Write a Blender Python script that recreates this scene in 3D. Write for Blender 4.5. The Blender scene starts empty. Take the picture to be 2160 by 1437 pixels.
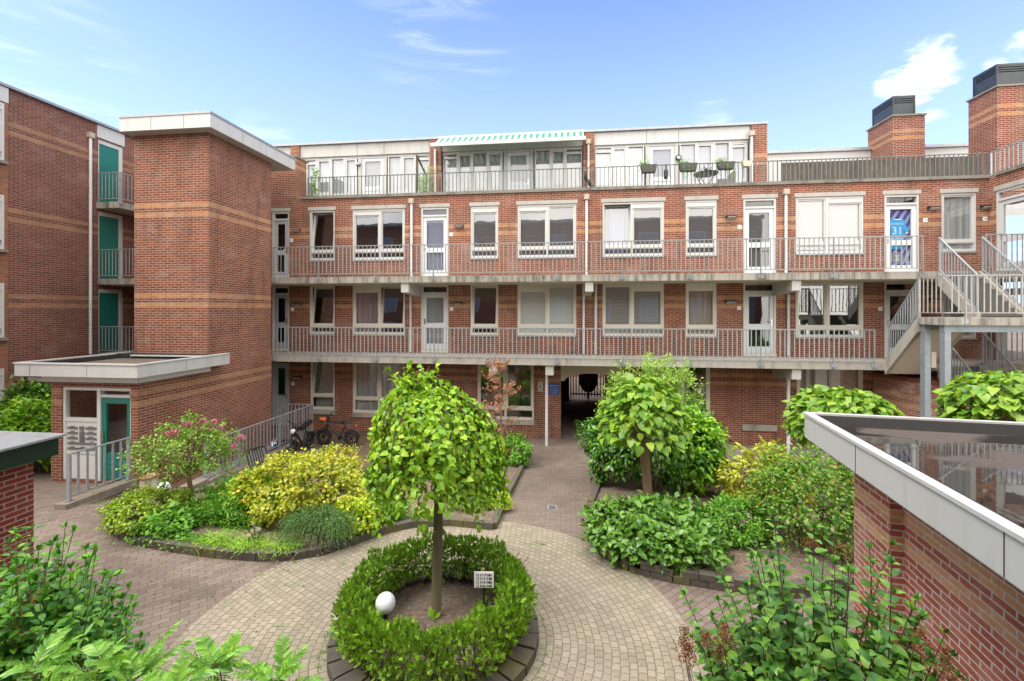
import bpy, math, random
import numpy as np
from mathutils import Vector, Matrix
from math import radians as R, sin, cos, tan, atan, pi, sqrt
rng = random.Random(11)
nr = np.random.default_rng(5)
sc = bpy.context.scene
col = sc.collection

# ------------------------------------------------------------------ measuring (photo 2160 x 1437, 16 mm lens)
TH, F, CX, HY, EYE = R(6.84), 960.0, 1080.0, 655.0, 4.52
SN, CS = sin(TH), cos(TH)
def XY(px, Y): return Y * tan(atan((px - CX) / F) - TH)            # x of a point on a wall at depth Y
def YX(px, X): return X / tan(atan((px - CX) / F) - TH)            # depth of a point on a wall at x = X
def dep(px, Y): return Y / ((px - CX) / F * SN + CS)
def ZY(px, py, Y): return EYE - (py - HY) * dep(px, Y) / F
def camw(xc, zc): return (xc * CS - zc * SN, xc * SN + zc * CS)
def gz(Y):                                                          # the court slopes down to the far facade
    t = min(1, max(0, (Y - 8) / 5.5)); return .42 * (1 - t * t * (3 - 2 * t))
def gnd(px, py):
    z = .2
    for _ in range(12):
        zc = (EYE - z) * F / (py - HY)
        x, y = camw((px - CX) / F * zc, zc); z = gz(y)
    return Vector((x, y, z))
def at(px, py, zc):                                                 # a point at a known distance
    x, y = camw((px - CX) / F * zc, zc)
    return Vector((x, y, EYE - (py - HY) * zc / F))

# ------------------------------------------------------------------ mesh builder
ORG = {}
class MB:
    def __init__(s): s.v, s.f, s.m, s.c = [], [], [], 0
    def add(s, vs, fs):
        n = len(s.v); s.v += [tuple(v) for v in vs]
        for f in fs: s.f.append(tuple(i + n for i in f)); s.m.append(s.c)
        return s
    def box(s, x0, x1, y0, y1, z0, z1):
        if x0 > x1: x0, x1 = x1, x0
        if y0 > y1: y0, y1 = y1, y0
        if z0 > z1: z0, z1 = z1, z0
        return s.add([(x0,y0,z0),(x1,y0,z0),(x1,y1,z0),(x0,y1,z0),(x0,y0,z1),(x1,y0,z1),(x1,y1,z1),(x0,y1,z1)],
              [(0,3,2,1),(4,5,6,7),(0,1,5,4),(1,2,6,5),(2,3,7,6),(3,0,4,7)])
    def quad(s, a, b, c, d): return s.add([a, b, c, d], [(0,1,2,3)])
    def prz(s, p, z0, z1):                                          # polygon in x,y (counter-clockwise)
        n = len(p)
        return s.add([(x,y,z0) for x,y in p] + [(x,y,z1) for x,y in p],
              [tuple(range(n-1,-1,-1)), tuple(range(n,2*n))] + [(i,(i+1)%n,n+(i+1)%n,n+i) for i in range(n)])
    def prx(s, p, x0, x1):                                          # polygon in y,z
        n = len(p)
        return s.add([(x0,y,z) for y,z in p] + [(x1,y,z) for y,z in p],
              [tuple(range(n-1,-1,-1)), tuple(range(n,2*n))] + [(i,(i+1)%n,n+(i+1)%n,n+i) for i in range(n)])
    def pry(s, p, y0, y1):                                          # polygon in x,z
        n = len(p)
        return s.add([(x,y0,z) for x,z in p] + [(x,y1,z) for x,z in p],
              [tuple(range(n)), tuple(range(2*n-1,n-1,-1))] + [((i+1)%n,i,n+i,n+(i+1)%n) for i in range(n)])
    def tube(s, pts, r, n=8, cap=True):
        pts = [Vector(p) for p in pts]; k = len(pts)
        rs = r if isinstance(r, (list, tuple)) else [r] * k
        vs, up = [], None
        for i, p in enumerate(pts):
            d = (pts[min(i+1,k-1)] - pts[max(i-1,0)])
            d = d.normalized() if d.length > 1e-9 else Vector((0,0,1))
            if up is None: up = Vector((0,0,1)) if abs(d.z) < .9 else Vector((1,0,0))
            a = d.cross(up)
            if a.length < 1e-6: a = d.cross(Vector((0,1,0)))
            a.normalize(); b = d.cross(a); up = -b if b.dot(up) < 0 else b
            b = up; a = d.cross(b).normalized()
            for j in range(n):
                t = 2*pi*j/n; vs.append(p + (a*cos(t) + b*sin(t)) * rs[i])
        fs = [(i*n+j, i*n+(j+1)%n, (i+1)*n+(j+1)%n, (i+1)*n+j) for i in range(k-1) for j in range(n)]
        if cap: fs += [tuple(range(n-1,-1,-1)), tuple(range((k-1)*n, k*n))]
        return s.add(vs, fs)
    def beam(s, a, b, w, h, up=(0,0,1)):                            # straight bar of rectangular section
        a, b = Vector(a), Vector(b); d = (b-a).normalized(); u = Vector(up)
        x = d.cross(u)
        if x.length < 1e-4: x = d.cross(Vector((0,1,0)))
        x.normalize(); z = x.cross(d).normalized()
        vs = [p + x*(i*w/2) + z*(j*h/2) for p in (a,b) for i, j in ((-1,-1),(1,-1),(1,1),(-1,1))]
        return s.add(vs, [(3,2,1,0),(4,5,6,7),(0,1,5,4),(1,2,6,5),(2,3,7,6),(3,0,4,7)])
    def lathe(s, prof, c=(0,0,0), n=20):
        c = Vector(c); k = len(prof)
        vs = [c + Vector((r*cos(2*pi*j/n), r*sin(2*pi*j/n), z)) for r, z in prof for j in range(n)]
        fs = [(i*n+j, i*n+(j+1)%n, (i+1)*n+(j+1)%n, (i+1)*n+j) for i in range(k-1) for j in range(n)]
        return s.add(vs, fs)
    def ball(s, c, r, n=20, sq=1.0):
        return s.lathe([(max(1e-4, r*sin(pi*i/(n//2))), -r*sq*cos(pi*i/(n//2))) for i in range(n//2+1)], c, n)
    def ring(s, c, ax, Rr, r, n=28, m=8, flat=1.0):                 # torus round axis ax
        c, ax = Vector(c), Vector(ax).normalized()
        a = ax.cross(Vector((0,0,1)) if abs(ax.z) < .9 else Vector((1,0,0))).normalized(); b = ax.cross(a)
        vs = []
        for i in range(n):
            t = 2*pi*i/n; rad = a*cos(t)+b*sin(t)
            for j in range(m):
                q = 2*pi*j/m; vs.append(c + rad*(Rr + r*cos(q)) + ax*(r*flat*sin(q)))
        return s.add(vs, [(i*m+j, ((i+1)%n)*m+j, ((i+1)%n)*m+(j+1)%m, i*m+(j+1)%m) for i in range(n) for j in range(m)])
    def wall(s, x0, x1, z0, z1, y, holes, thick=.14, back=False):
        """wall facing -y at depth y with rectangular holes (x0,x1,z0,z1) and their reveals"""
        xs = sorted({x0, x1, *[min(max(h[i], x0), x1) for h in holes for i in (0,1)]})
        zs = sorted({z0, z1, *[min(max(h[i], z0), z1) for h in holes for i in (2,3)]})
        for i in range(len(xs)-1):
            for j in range(len(zs)-1):
                a, b, c, d = xs[i], xs[i+1], zs[j], zs[j+1]
                if b-a < 1e-5 or d-c < 1e-5: continue
                mx, mz = (a+b)/2, (c+d)/2
                if any(h[0] < mx < h[1] and h[2] < mz < h[3] for h in holes): continue
                s.quad((a,y,c),(b,y,c),(b,y,d),(a,y,d))
        for h in holes:
            a, b, c, d = max(h[0],x0), min(h[1],x1), max(h[2],z0), min(h[3],z1); t = y+thick
            if b <= a or d <= c: continue
            s.quad((a,y,c),(a,y,d),(a,t,d),(a,t,c)); s.quad((b,y,d),(b,y,c),(b,t,c),(b,t,d))
            s.quad((a,y,d),(b,y,d),(b,t,d),(a,t,d)); s.quad((b,y,c),(a,y,c),(a,t,c),(b,t,c))
        return s
    def build(s, name, mats, parent=None, smooth=False, origin=None, uv=True, uvs=None):
        me = bpy.data.meshes.new(name)
        me.from_pydata(s.v, [], s.f)
        if not isinstance(mats, (list, tuple)): mats = [mats]
        for m in mats: me.materials.append(m)
        if len(mats) > 1: me.polygons.foreach_set('material_index', s.m)
        if smooth: me.polygons.foreach_set('use_smooth', [True]*len(s.f))
        me.update()
        if uv and uvs is None:
            L = me.uv_layers.new(name='UVMap')
            arr = np.zeros((len(me.loops), 2), np.float32)
            V = s.v
            for p in me.polygons:
                n = p.normal
                if abs(n.z) > .7:
                    for li, vi in zip(p.loop_indices, p.vertices): arr[li] = V[vi][0], V[vi][1]
                else:
                    l = sqrt(n.x*n.x+n.y*n.y); tx, ty = -n.y/l, n.x/l
                    for li, vi in zip(p.loop_indices, p.vertices): arr[li] = V[vi][0]*tx+V[vi][1]*ty, V[vi][2]
            L.data.foreach_set('uv', arr.ravel())
        elif uvs is not None:
            L = me.uv_layers.new(name='UVMap')
            arr = np.array([uvs[vi] for p in me.polygons for vi in p.vertices], np.float32)
            L.data.foreach_set('uv', arr.ravel())
        return link(me, name, parent, origin)

def link(me, name, parent=None, origin=None):
    o = bpy.data.objects.new(name, me); col.objects.link(o)
    if parent is not None:
        o.parent = parent; org = ORG[parent.name]; ORG[o.name] = org
    else:
        org = Vector(origin) if origin is not None else Vector((0,0,0))
        o.location = org; ORG[o.name] = org
    if org.length > 0: me.transform(Matrix.Translation(-org))
    return o
def tag(o, label=None, cat=None, group=None, kind=None):
    if label: o['label'] = label
    if cat: o['category'] = cat
    if group: o['group'] = group
    if kind: o['kind'] = kind
    return o
def thing(name, label, cat, loc=(0,0,0), rotz=0, group=None, local=False):
    o = bpy.data.objects.new(name, None); col.objects.link(o); o.empty_display_size = .2
    o.location = loc; o.rotation_euler = (0,0,rotz)
    ORG[o.name] = Vector((0,0,0)) if local else Vector(loc)
    return tag(o, label, cat, group)
KIDS = {}
def copy_tree(o, loc=None, rotz=None, label=None, parent=None):
    c = o.copy(); col.objects.link(c)
    if parent is not None: c.parent = parent
    if loc is not None: c.location = loc
    if rotz is not None: c.rotation_euler.z = rotz
    if label: c['label'] = label
    ORG[c.name] = ORG.get(o.name, Vector((0,0,0)))
    for ch in [x for x in bpy.data.objects if x.parent == o]: copy_tree(ch, parent=c)
    return c
def text(name, body, size, mat, parent, loc, rot=(pi/2,0,0), align='LEFT', ext=.0015, origin=None):
    cu = bpy.data.curves.new(name, 'FONT'); cu.body = body; cu.size = size; cu.align_x = align; cu.extrude = ext
    t = bpy.data.objects.new('tmp', cu); col.objects.link(t)
    bpy.context.view_layer.update()
    me = bpy.data.meshes.new_from_object(t.evaluated_get(bpy.context.evaluated_depsgraph_get()))
    bpy.data.objects.remove(t); me.name = name
    me.transform(Matrix.Translation(Vector(loc)) @ Matrix.Rotation(rot[2],4,'Z') @ Matrix.Rotation(rot[1],4,'Y') @ Matrix.Rotation(rot[0],4,'X'))
    me.materials.clear(); me.materials.append(mat)
    return link(me, name, parent, origin)

# ------------------------------------------------------------------ leaves
TMPL = {  # rows: (position along the leaf, half width as part of the width)
 'lite':  [(.45,.5)],
 'oval':  [(.25,.42),(.6,.48)],
 'heart': [(.06,.34),(.3,.5),(.65,.32)],
 'lance': [(.3,.46),(.7,.34)],
 'spiny': [(.08,.34),(.2,.62),(.32,.4),(.48,.58),(.62,.32),(.76,.4)],
}
def leaf_arrays():
    return dict(P=[], D=[], U=[], L=[], W=[])
def put(A, p, d, u, l, w):
    A['P'].append(tuple(p)); A['D'].append(tuple(d)); A['U'].append(tuple(u)); A['L'].append(l); A['W'].append(w)
def leaf_object(name, A, tmpl, mat, parent, fold=.18, curl=.25, smooth=False):
    P = np.array(A['P'], float); D = np.array(A['D'], float); U = np.array(A['U'], float)
    L = np.array(A['L'], float)[:,None]; W = np.array(A['W'], float)[:,None]
    D /= np.linalg.norm(D, axis=1, keepdims=True) + 1e-9
    X = np.cross(D, U); X /= np.linalg.norm(X, axis=1, keepdims=True) + 1e-9
    U = np.cross(X, D)
    rows = TMPL[tmpl]; k = len(rows); N = len(P)
    cu = curl * (0.5 + nr.random((N,1)))
    vs = [P]
    for t, h in rows:
        for sgn in (-1, 0, 1):
            z = -cu*t*t + (fold*h*2*abs(sgn))*.5*(W/L)
            vs.append(P + D*(L*t) + X*(W*h*sgn) + U*(L*z))
    vs.append(P + D*L*(1-.25*cu) - U*(L*cu))
    nv = 3*k+2
    V = np.stack(vs, axis=1).reshape(-1, 3) - np.array(ORG[parent.name])[None]
    f4, f3 = [], [(0,2,1),(0,3,2)]
    for r in range(k-1):
        a = 1+3*r; b = a+3
        f4 += [(a,a+1,b+1,b),(a+1,a+2,b+2,b+1)]
    a = 1+3*(k-1); tip = nv-1
    f3 += [(a,a+1,tip),(a+1,a+2,tip)]
    off = (np.arange(N)*nv)[:,None,None]
    T = (np.array(f3)[None]+off).reshape(-1,3)
    Q = (np.array(f4)[None]+off).reshape(-1,4) if f4 else np.zeros((0,4), int)
    me = bpy.data.meshes.new(name)
    me.vertices.add(len(V)); me.vertices.foreach_set('co', V.astype(np.float32).ravel())
    nl = len(T)*3 + len(Q)*4
    me.loops.add(nl); me.polygons.add(len(T)+len(Q))
    me.loops.foreach_set('vertex_index', np.concatenate([T.ravel(), Q.ravel()]).astype(np.int32))
    ls = np.concatenate([np.arange(len(T))*3, len(T)*3 + np.arange(len(Q))*4]).astype(np.int32)
    me.polygons.foreach_set('loop_start', ls)
    if smooth: me.polygons.foreach_set('use_smooth', np.ones(len(ls), bool))
    me.update(calc_edges=True); me.materials.append(mat)
    o = bpy.data.objects.new(name, me); col.objects.link(o); o.parent = parent; ORG[o.name] = ORG[parent.name]
    return o
def rv(s=1.0): return Vector((rng.gauss(0,s), rng.gauss(0,s), rng.gauss(0,s)))
def rdir(zmin=-1.0):
    z = rng.uniform(zmin, 1); a = rng.uniform(0, 2*pi); r = sqrt(max(0, 1-z*z))
    return Vector((r*cos(a), r*sin(a), z))
def crown(A, c, rad, nc, per, cr, L, W, droop=.2, out=.8, zmin=-.6, inner=.62, lump=.16, jit=.5):
    """leaf clumps spread through an uneven ellipsoid"""
    c = Vector(c); rad = Vector(rad)
    ph = [rng.uniform(0,6.28) for _ in range(6)]
    for _ in range(nc):
        d = rdir(zmin)
        a = math.atan2(d.y, d.x)
        lum = 1 + lump*(sin(3*a+ph[0]+2*d.z) + .7*sin(5*a+ph[1]-3*d.z) + .6*sin(7*d.z+ph[2]+a))*.6
        f = lum * (inner + (1-inner)*rng.random()**.45)
        p = c + Vector((d.x*rad.x, d.y*rad.y, d.z*rad.z))*f
        k = rng.uniform(.7, 1.15)
        for _ in range(per):
            q = p + rv(cr*.6)
            dd = d*out + rv(jit) + Vector((0,0,-droop))
            uu = d*.7 + Vector((0,0,.9)) + rv(.35)
            l = L*k*rng.uniform(.65,1.2)
            put(A, q, dd, uu, l, W*l/L)
    return A
# ------------------------------------------------------------------ materials
class G:
    def __init__(s, nt): s.nt = nt
    def __call__(s, typ, ins=None, **props):
        n = s.nt.nodes.new('ShaderNode'+typ)
        for k, v in props.items(): setattr(n, k, v)
        for k, v in (ins or {}).items():
            if isinstance(v, bpy.types.NodeSocket): s.nt.links.new(v, n.inputs[k])
            else: n.inputs[k].default_value = v
        return n
    def math(s, op, a, b=None, c=None):
        n = s.nt.nodes.new('ShaderNodeMath'); n.operation = op
        for i, v in enumerate((a, b, c)):
            if v is None: continue
            if isinstance(v, bpy.types.NodeSocket): s.nt.links.new(v, n.inputs[i])
            else: n.inputs[i].default_value = v
        return n.outputs[0]
    def mix(s, f, a, b, blend='MIX'):
        n = s.nt.nodes.new('ShaderNodeMix'); n.data_type = 'RGBA'; n.blend_type = blend
        for i, v in ((0, f), (6, a), (7, b)):
            if isinstance(v, bpy.types.NodeSocket): s.nt.links.new(v, n.inputs[i])
            else: n.inputs[i].default_value = v if i == 0 else rgba(v)
        return n.outputs[2]
    def ramp(s, f, stops):
        n = s.nt.nodes.new('ShaderNodeValToRGB'); s.nt.links.new(f, n.inputs[0]); e = n.color_ramp.elements
        while len(e) < len(stops): e.new(.5)
        for x, (p, c) in zip(e, stops): x.position = p; x.color = rgba(c)
        return n.outputs[0]
    def noise(s, vec, scale, detail=4, rough=.55):
        return s('TexNoise', {'Vector': vec, 'Scale': scale, 'Detail': detail, 'Roughness': rough}).outputs[0]
    def map(s, vec, scale=(1,1,1), rot=(0,0,0), loc=(0,0,0)):
        return s('Mapping', {'Vector': vec, 'Scale': scale, 'Rotation': rot, 'Location': loc}).outputs[0]
def rgba(c):
    if isinstance(c, (int, float)): return (c, c, c, 1)
    return tuple(c) if len(c) == 4 else (*c, 1)
def mk(name):
    m = bpy.data.materials.new(name); m.use_nodes = True; nt = m.node_tree; nt.nodes.clear()
    return m, G(nt)
def fin(g, sh):
    o = g('OutputMaterial'); g.nt.links.new(sh, o.inputs[0])
def pbsdf(g, **k):
    names = dict(col='Base Color', rough='Roughness', metal='Metallic', spec='Specular IOR Level', nrm='Normal', coat='Coat Weight')
    return g('BsdfPrincipled', {names[a]: (rgba(b) if a == 'col' and not isinstance(b, bpy.types.NodeSocket) else b) for a, b in k.items()}).outputs[0]
def bump(g, h, strength=.3, dist=.01):
    return g('Bump', {'Height': h, 'Strength': strength, 'Distance': dist}).outputs[0]
def sc3(c, k): return tuple(min(1, x*k) for x in c)
def pm(name, c, rough=.6, var=.12, scale=5, metal=0, bmp=0, spec=.5, stretch=(1,1,1), dirt=None, dscale=1.3, dlo=.5, dhi=.75):
    """plain surface with slight mottling and, if dirt is given, patches of that colour"""
    m, g = mk(name); v = g('NewGeometry').outputs['Position']
    v2 = g.map(v, stretch)
    n = g.noise(v2, scale, 5)
    c1 = g.mix(n, sc3(c, 1-var), sc3(c, 1+var))
    if dirt:
        d = g.noise(g.map(v, stretch, loc=(3,7,1)), dscale, 6, .65)
        c1 = g.mix(g.ramp(d, [(dlo, 0), (dhi, 1)]), c1, dirt)
    k = dict(col=c1, rough=rough, metal=metal, spec=spec)
    if bmp: k['nrm'] = bump(g, g.noise(v2, scale*6, 4), bmp)
    fin(g, pbsdf(g, **k)); return m
CO = .06875                                                         # one brick course
def brick(name, r1, r2, o1, o2, mortar, off=4.60625, per=38*CO, bands=True, white=.25, soot=None, msz=.0085, lime=(.52,.40,.36)):
    m, g = mk(name)
    uv = g('UVMap').outputs[0]
    kw = {'Vector': uv, 'Scale': 1.0, 'Mortar Size': msz, 'Mortar Smooth': .25, 'Bias': 0.0, 'Brick Width': .236, 'Row Height': CO}
    b1 = g('TexBrick', {**kw, 'Color1': rgba(r1), 'Color2': rgba(r2), 'Mortar': rgba(mortar)}, offset=.5)
    c = b1.outputs[0]
    if bands:
        b2 = g('TexBrick', {**kw, 'Color1': rgba(o1), 'Color2': rgba(o2), 'Mortar': rgba(mortar)}, offset=.5)
        v = g('SeparateXYZ', {0: uv}).outputs[1]
        t = g.math('FLOORED_MODULO', g.math('SUBTRACT', v, off), per)
        m1 = g.math('LESS_THAN', t, 2*CO)
        m2 = g.math('MULTIPLY', g.math('GREATER_THAN', t, 4*CO), g.math('LESS_THAN', t, 6*CO))
        c = g.mix(g.math('ADD', m1, m2), c, b2.outputs[0])
    pos = g('NewGeometry').outputs['Position']
    fine = g.noise(pos, 38, 4, .7)
    c = g.mix(.55, c, g.ramp(fine, [(.25, .35), (.75, 1.0)]), 'MULTIPLY')
    c = g.mix(.5, c, g.ramp(g.noise(pos, .9, 5, .6), [(.3, .62), (.7, 1.0)]), 'MULTIPLY')
    # lime bloom in patches; the paler lime colours imitate strong sunlight
    bl = g.math('MULTIPLY', g.ramp(g.noise(g.map(pos, (1,1,1.7)), 1.1, 7, .68), [(.53, 0), (.72, 1)]), white)
    c = g.mix(bl, c, lime)
    if soot:
        sx = g.ramp(g.noise(g.map(pos, (2.5,2.5,.5), loc=(5,5,0)), 1.4, 5, .6), [(.5, 0), (.7, 1)])
        c = g.mix(g.math('MULTIPLY', sx, .4), c, soot)
    h = g.math('SUBTRACT', 1.0, b1.outputs['Fac'])
    h = g.math('ADD', h, g.math('MULTIPLY', fine, .35))
    fin(g, pbsdf(g, col=c, rough=.85, spec=.25, nrm=bump(g, h, .55, .008))); return m
MORT = (.50,.38,.295)
M = {}
M['brick'] = brick('brick_red', (.335,.105,.053), (.21,.062,.036), (.60,.30,.135), (.48,.215,.098), MORT, white=.24, soot=(.07,.045,.038))
M['brick_top'] = brick('brick_penthouse', (.335,.105,.053), (.21,.062,.036), (.60,.30,.135), (.48,.215,.098), MORT, off=4.60625+.06)
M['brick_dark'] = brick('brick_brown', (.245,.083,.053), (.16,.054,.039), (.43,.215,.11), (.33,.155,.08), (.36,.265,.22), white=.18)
M['brick_low'] = brick('brick_entrance', (.33,.102,.052), (.21,.062,.036), (.52,.26,.125), (.42,.19,.09), MORT, off=4.60625-38*CO+.22, white=.12)
M['brick_chim'] = brick('brick_chimney', (.27,.075,.042), (.17,.045,.030), (.50,.24,.10), (.40,.17,.07), MORT, off=11.27, white=.15)
M['brick_wall'] = brick('brick_pale', (.47,.19,.125), (.35,.13,.09), (.62,.36,.21), (.55,.29,.17), (.60,.50,.43), off=1.60, per=20, white=.85, lime=(.72,.62,.55))  # bricks and bloom made paler to stand in for strong sun
M['brick_shed'] = brick('brick_shed', (.52,.15,.088), (.40,.105,.066), (.76,.40,.19), (.68,.33,.165), (.66,.59,.53), off=2.06, per=20, white=.35, msz=.0095, lime=(.66,.50,.43))  # sun glare on the shed wall put into lighter brick and bloom
M['brick_pier'] = brick('brick_pier', (.30,.050,.028), (.20,.034,.022), (.3,.1,.05), (.3,.1,.05), (.40,.33,.28), bands=False, white=.05)
M['brick_orange'] = brick('brick_orange', (.38,.155,.075), (.27,.10,.052), (.3,.1,.05), (.3,.1,.05), (.30,.22,.18), bands=False, white=.1)
M['soldier'] = pm('brick_soldier', (.22,.07,.045), .85, .35, 22, bmp=.3)
M['concrete'] = pm('concrete', (.36,.34,.30), .85, .14, 7, bmp=.15, dirt=(.17,.155,.13), dscale=1.6, stretch=(2.2,2.2,.7), dlo=.5, dhi=.78)
M['concrete_stain'] = pm('concrete_stained', (.36,.335,.29), .85, .2, 7, bmp=.2, dirt=(.09,.085,.075), dscale=2.2, stretch=(3.5,3.5,.35), dlo=.44, dhi=.68)
M['coping'] = pm('coping_stone', (.20,.185,.155), .9, .25, 9, bmp=.2, dirt=(.07,.068,.055), dscale=2.5)
M['lintel'] = pm('lintel_concrete', (.38,.365,.33), .8, .1, 8, bmp=.1, dirt=(.3,.28,.25), stretch=(2,2,.6))
M['soffit'] = pm('painted_soffit', (.55,.50,.40), .8, .06, 3)
M['stairs'] = pm('stair_concrete_shaded', (.115,.11,.10), .9, .2, 9, bmp=.25, dirt=(.12,.11,.085), dscale=2.6)  # shade over the steps put into a darker concrete colour
M['plaster'] = pm('arch_plaster', (.58,.52,.42), .8, .07, 4, dirt=(.45,.40,.32))
M['fascia'] = pm('fascia_white', (.50,.50,.485), .5, .04, 3, dirt=(.40,.39,.365), stretch=(3,3,.5), dlo=.52, dhi=.85)
M['fascia_old'] = pm('fascia_grey', (.44,.43,.40), .55, .05, 3, dirt=(.34,.33,.305), stretch=(3,3,.5))
M['trim'] = pm('roof_trim', (.33,.345,.36), .4, .1, 6, metal=.4, dirt=(.25,.25,.24), dscale=4)
M['trim_white'] = pm('roof_trim_white', (.52,.52,.50), .45, .08, 8, bmp=.08, dirt=(.40,.38,.33), dscale=5, dlo=.56, dhi=.8)
M['white'] = pm('white_paint', (.52,.52,.50), .4, .03, 4)
M['cream'] = pm('cream_paint', (.64,.61,.53), .45, .04, 4)
M['door_paint'] = pm('door_paint', (.60,.63,.66), .4, .03, 4)
M['door_dim'] = pm('door_grey', (.42,.44,.47), .45, .05, 4)
M['white_panel'] = pm('panel_white', (.62,.615,.59), .45, .03, 3)
M['teal'] = pm('teal_paint', (.010,.155,.125), .38, .08, 3)
M['dgreen'] = pm('dark_green_paint', (.006,.020,.014), .4, .1, 3)
M['galv'] = pm('galvanised_steel', (.34,.37,.39), .45, .18, 14, metal=.35, dirt=(.24,.255,.27), dscale=6)
M['galv_rust'] = pm('galvanised_worn', (.40,.40,.38), .5, .2, 14, metal=.3, dirt=(.32,.25,.17), dscale=3)
M['rail'] = pm('rail_steel', (.28,.295,.295), .45, .18, 12, metal=.35, dirt=(.24,.23,.20), dscale=4)
M['rail_dark'] = pm('rail_dark', (.12,.135,.135), .45, .2, 12, metal=.3)
M['pipe'] = pm('pipe_grey', (.62,.62,.63), .5, .06, 4, dirt=(.45,.44,.42), stretch=(2,2,.6))
M['hopper'] = pm('hopper_beige', (.42,.36,.28), .6, .08, 5)
M['black'] = pm('black_metal', (.016,.017,.018), .4, .15, 10)
M['charcoal'] = pm('chimney_cap_metal', (.022,.028,.034), .35, .15, 4, dirt=(.05,.055,.06))
M['rubber'] = pm('rubber', (.018,.018,.019), .75, .15, 20)
M['seat'] = pm('black_leather', (.012,.012,.013), .45, .1, 12, bmp=.1)
M['chrome'] = pm('chrome', (.6,.6,.62), .2, .05, 5, metal=1)
M['orange'] = pm('orange_plastic', (.55,.12,.03), .35, .1, 6)
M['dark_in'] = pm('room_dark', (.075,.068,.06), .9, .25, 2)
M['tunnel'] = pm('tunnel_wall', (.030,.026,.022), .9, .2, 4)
M['slot'] = pm('slot_metal', (.20,.205,.19), .4, .15, 10, metal=.4)
M['shadow_gap'] = pm('joint_dark', (.05,.045,.04), .9)
M['reed'] = None
M['clay'] = pm('stoneware', (.52,.47,.36), .35, .12, 6, dirt=(.40,.33,.2))
M['clay_rim'] = pm('stoneware_rim', (.30,.16,.07), .35, .15, 6)
M['blue_sign'] = pm('sign_blue', (.012,.10,.33), .4, .05)
M['sign_white'] = pm('sign_white', (.80,.80,.80), .35, .02)
M['sign_ink'] = pm('sign_ink', (.06,.06,.065), .6, .02)
M['navy_ink'] = pm('sign_navy', (.02,.05,.16), .6, .02)
M['shirt'] = pm('shirt_blue', (.025,.42,.86), .8, .12, 9)
M['banner'] = None
M['wicker'] = pm('wicker_grey', (.26,.25,.24), .8, .3, 40)
M['wood_dark'] = pm('wood_dark', (.09,.065,.045), .8, .25, 12)
M['wood'] = pm('wood_weathered', (.30,.27,.22), .8, .25, 12, stretch=(1,1,6))
M['bark'] = pm('bark_brown', (.25,.16,.10), .9, .3, 18, bmp=.6, stretch=(1,1,.35), dirt=(.13,.09,.06), dscale=6)
M['bark_grey'] = pm('bark_grey', (.19,.155,.095), .9, .28, 20, bmp=.6, stretch=(1,1,.35), dirt=(.20,.22,.12), dscale=5)
M['twig'] = pm('twig', (.10,.055,.035), .8, .3, 16)
M['twig_green'] = pm('twig_green', (.16,.19,.06), .7, .2, 16)
M['pot_glaze'] = pm('tub_black', (.02,.021,.024), .5, .1)
M['planter_grey'] = pm('planter_grey', (.055,.050,.050), .6, .15, 10)
M['ball_blue'] = pm('glazed_blue', (.06,.22,.34), .25, .3, 8)
M['soil'] = pm('soil', (.155,.112,.085), .95, .45, 16, bmp=.8, dirt=(.27,.20,.15), dscale=14, dlo=.52, dhi=.68)

def opal(name):
    m, g = mk(name)
    fin(g, pbsdf(g, col=(.80,.82,.85), rough=.18, spec=.6)); return m
M['globe'] = opal('opal_glass')

def glass(name, refl=.16, tint=(.86,.90,.90)):
    m, g = mk(name)
    fr = g.math('POWER', g('LayerWeight', {'Blend': .5}).outputs['Facing'], 4.0)
    fac = g.math('MINIMUM', g.math('ADD', fr, refl), 1.0)
    t = g('BsdfTransparent', {'Color': rgba(tint)}).outputs[0]
    pos = g('NewGeometry').outputs['Position']
    nb = bump(g, g.noise(pos, 1.6, 2), .05, .03)
    gl = g('BsdfGlossy', {'Color': rgba(.95), 'Roughness': .02, 'Normal': nb}).outputs[0]
    s = g('MixShader', {0: fac, 1: t, 2: gl}).outputs[0]
    fin(g, s); return m
M['glass'] = glass('window_glass', .19, (.94,.96,.96))
M['glass_door'] = glass('door_glass', .12, (.90,.92,.92))

def slats(name, c1, c2, pitch, rough=.6):
    m, g = mk(name); uv = g('UVMap').outputs[0]; v = g('SeparateXYZ', {0: uv}).outputs[1]
    t = g.math('FRACT', g.math('DIVIDE', v, pitch))
    c = g.ramp(t, [(0, c2), (.18, c1), (.8, c1), (1, c2)])
    fin(g, pbsdf(g, col=c, rough=rough)); return m
M['blind'] = slats('blind_slats', (.31,.315,.305), (.17,.175,.17), .05)
M['blind_dark'] = slats('blind_dark', (.10,.095,.10), (.03,.03,.03), .045)
M['frost'] = pm('frosted_film', (.58,.61,.585), .7, .04, 1.5)
M['screen_blue'] = pm('roller_blue', (.24,.25,.33), .8, .03, 1)
M['screen_pale'] = pm('roller_pale', (.40,.43,.45), .8, .04, 1)
def curtain_mat(name, c1, c2):
    m, g = mk(name); uv = g('UVMap').outputs[0]
    w = g.noise(g.map(uv, (14,.35,1)), 1.0, 2)
    fin(g, pbsdf(g, col=g.mix(w, c2, c1), rough=.9)); return m
M['curtain'] = curtain_mat('net_curtain', (.48,.48,.47), (.27,.27,.27))
M['curtain_brown'] = curtain_mat('brown_curtain', (.48,.42,.35), (.28,.24,.19))
M['curtain_pink'] = curtain_mat('pink_curtain', (.46,.36,.40), (.17,.13,.15))
M['curtain_blue'] = curtain_mat('blue_curtain', (.30,.34,.44), (.18,.21,.30))

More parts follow.
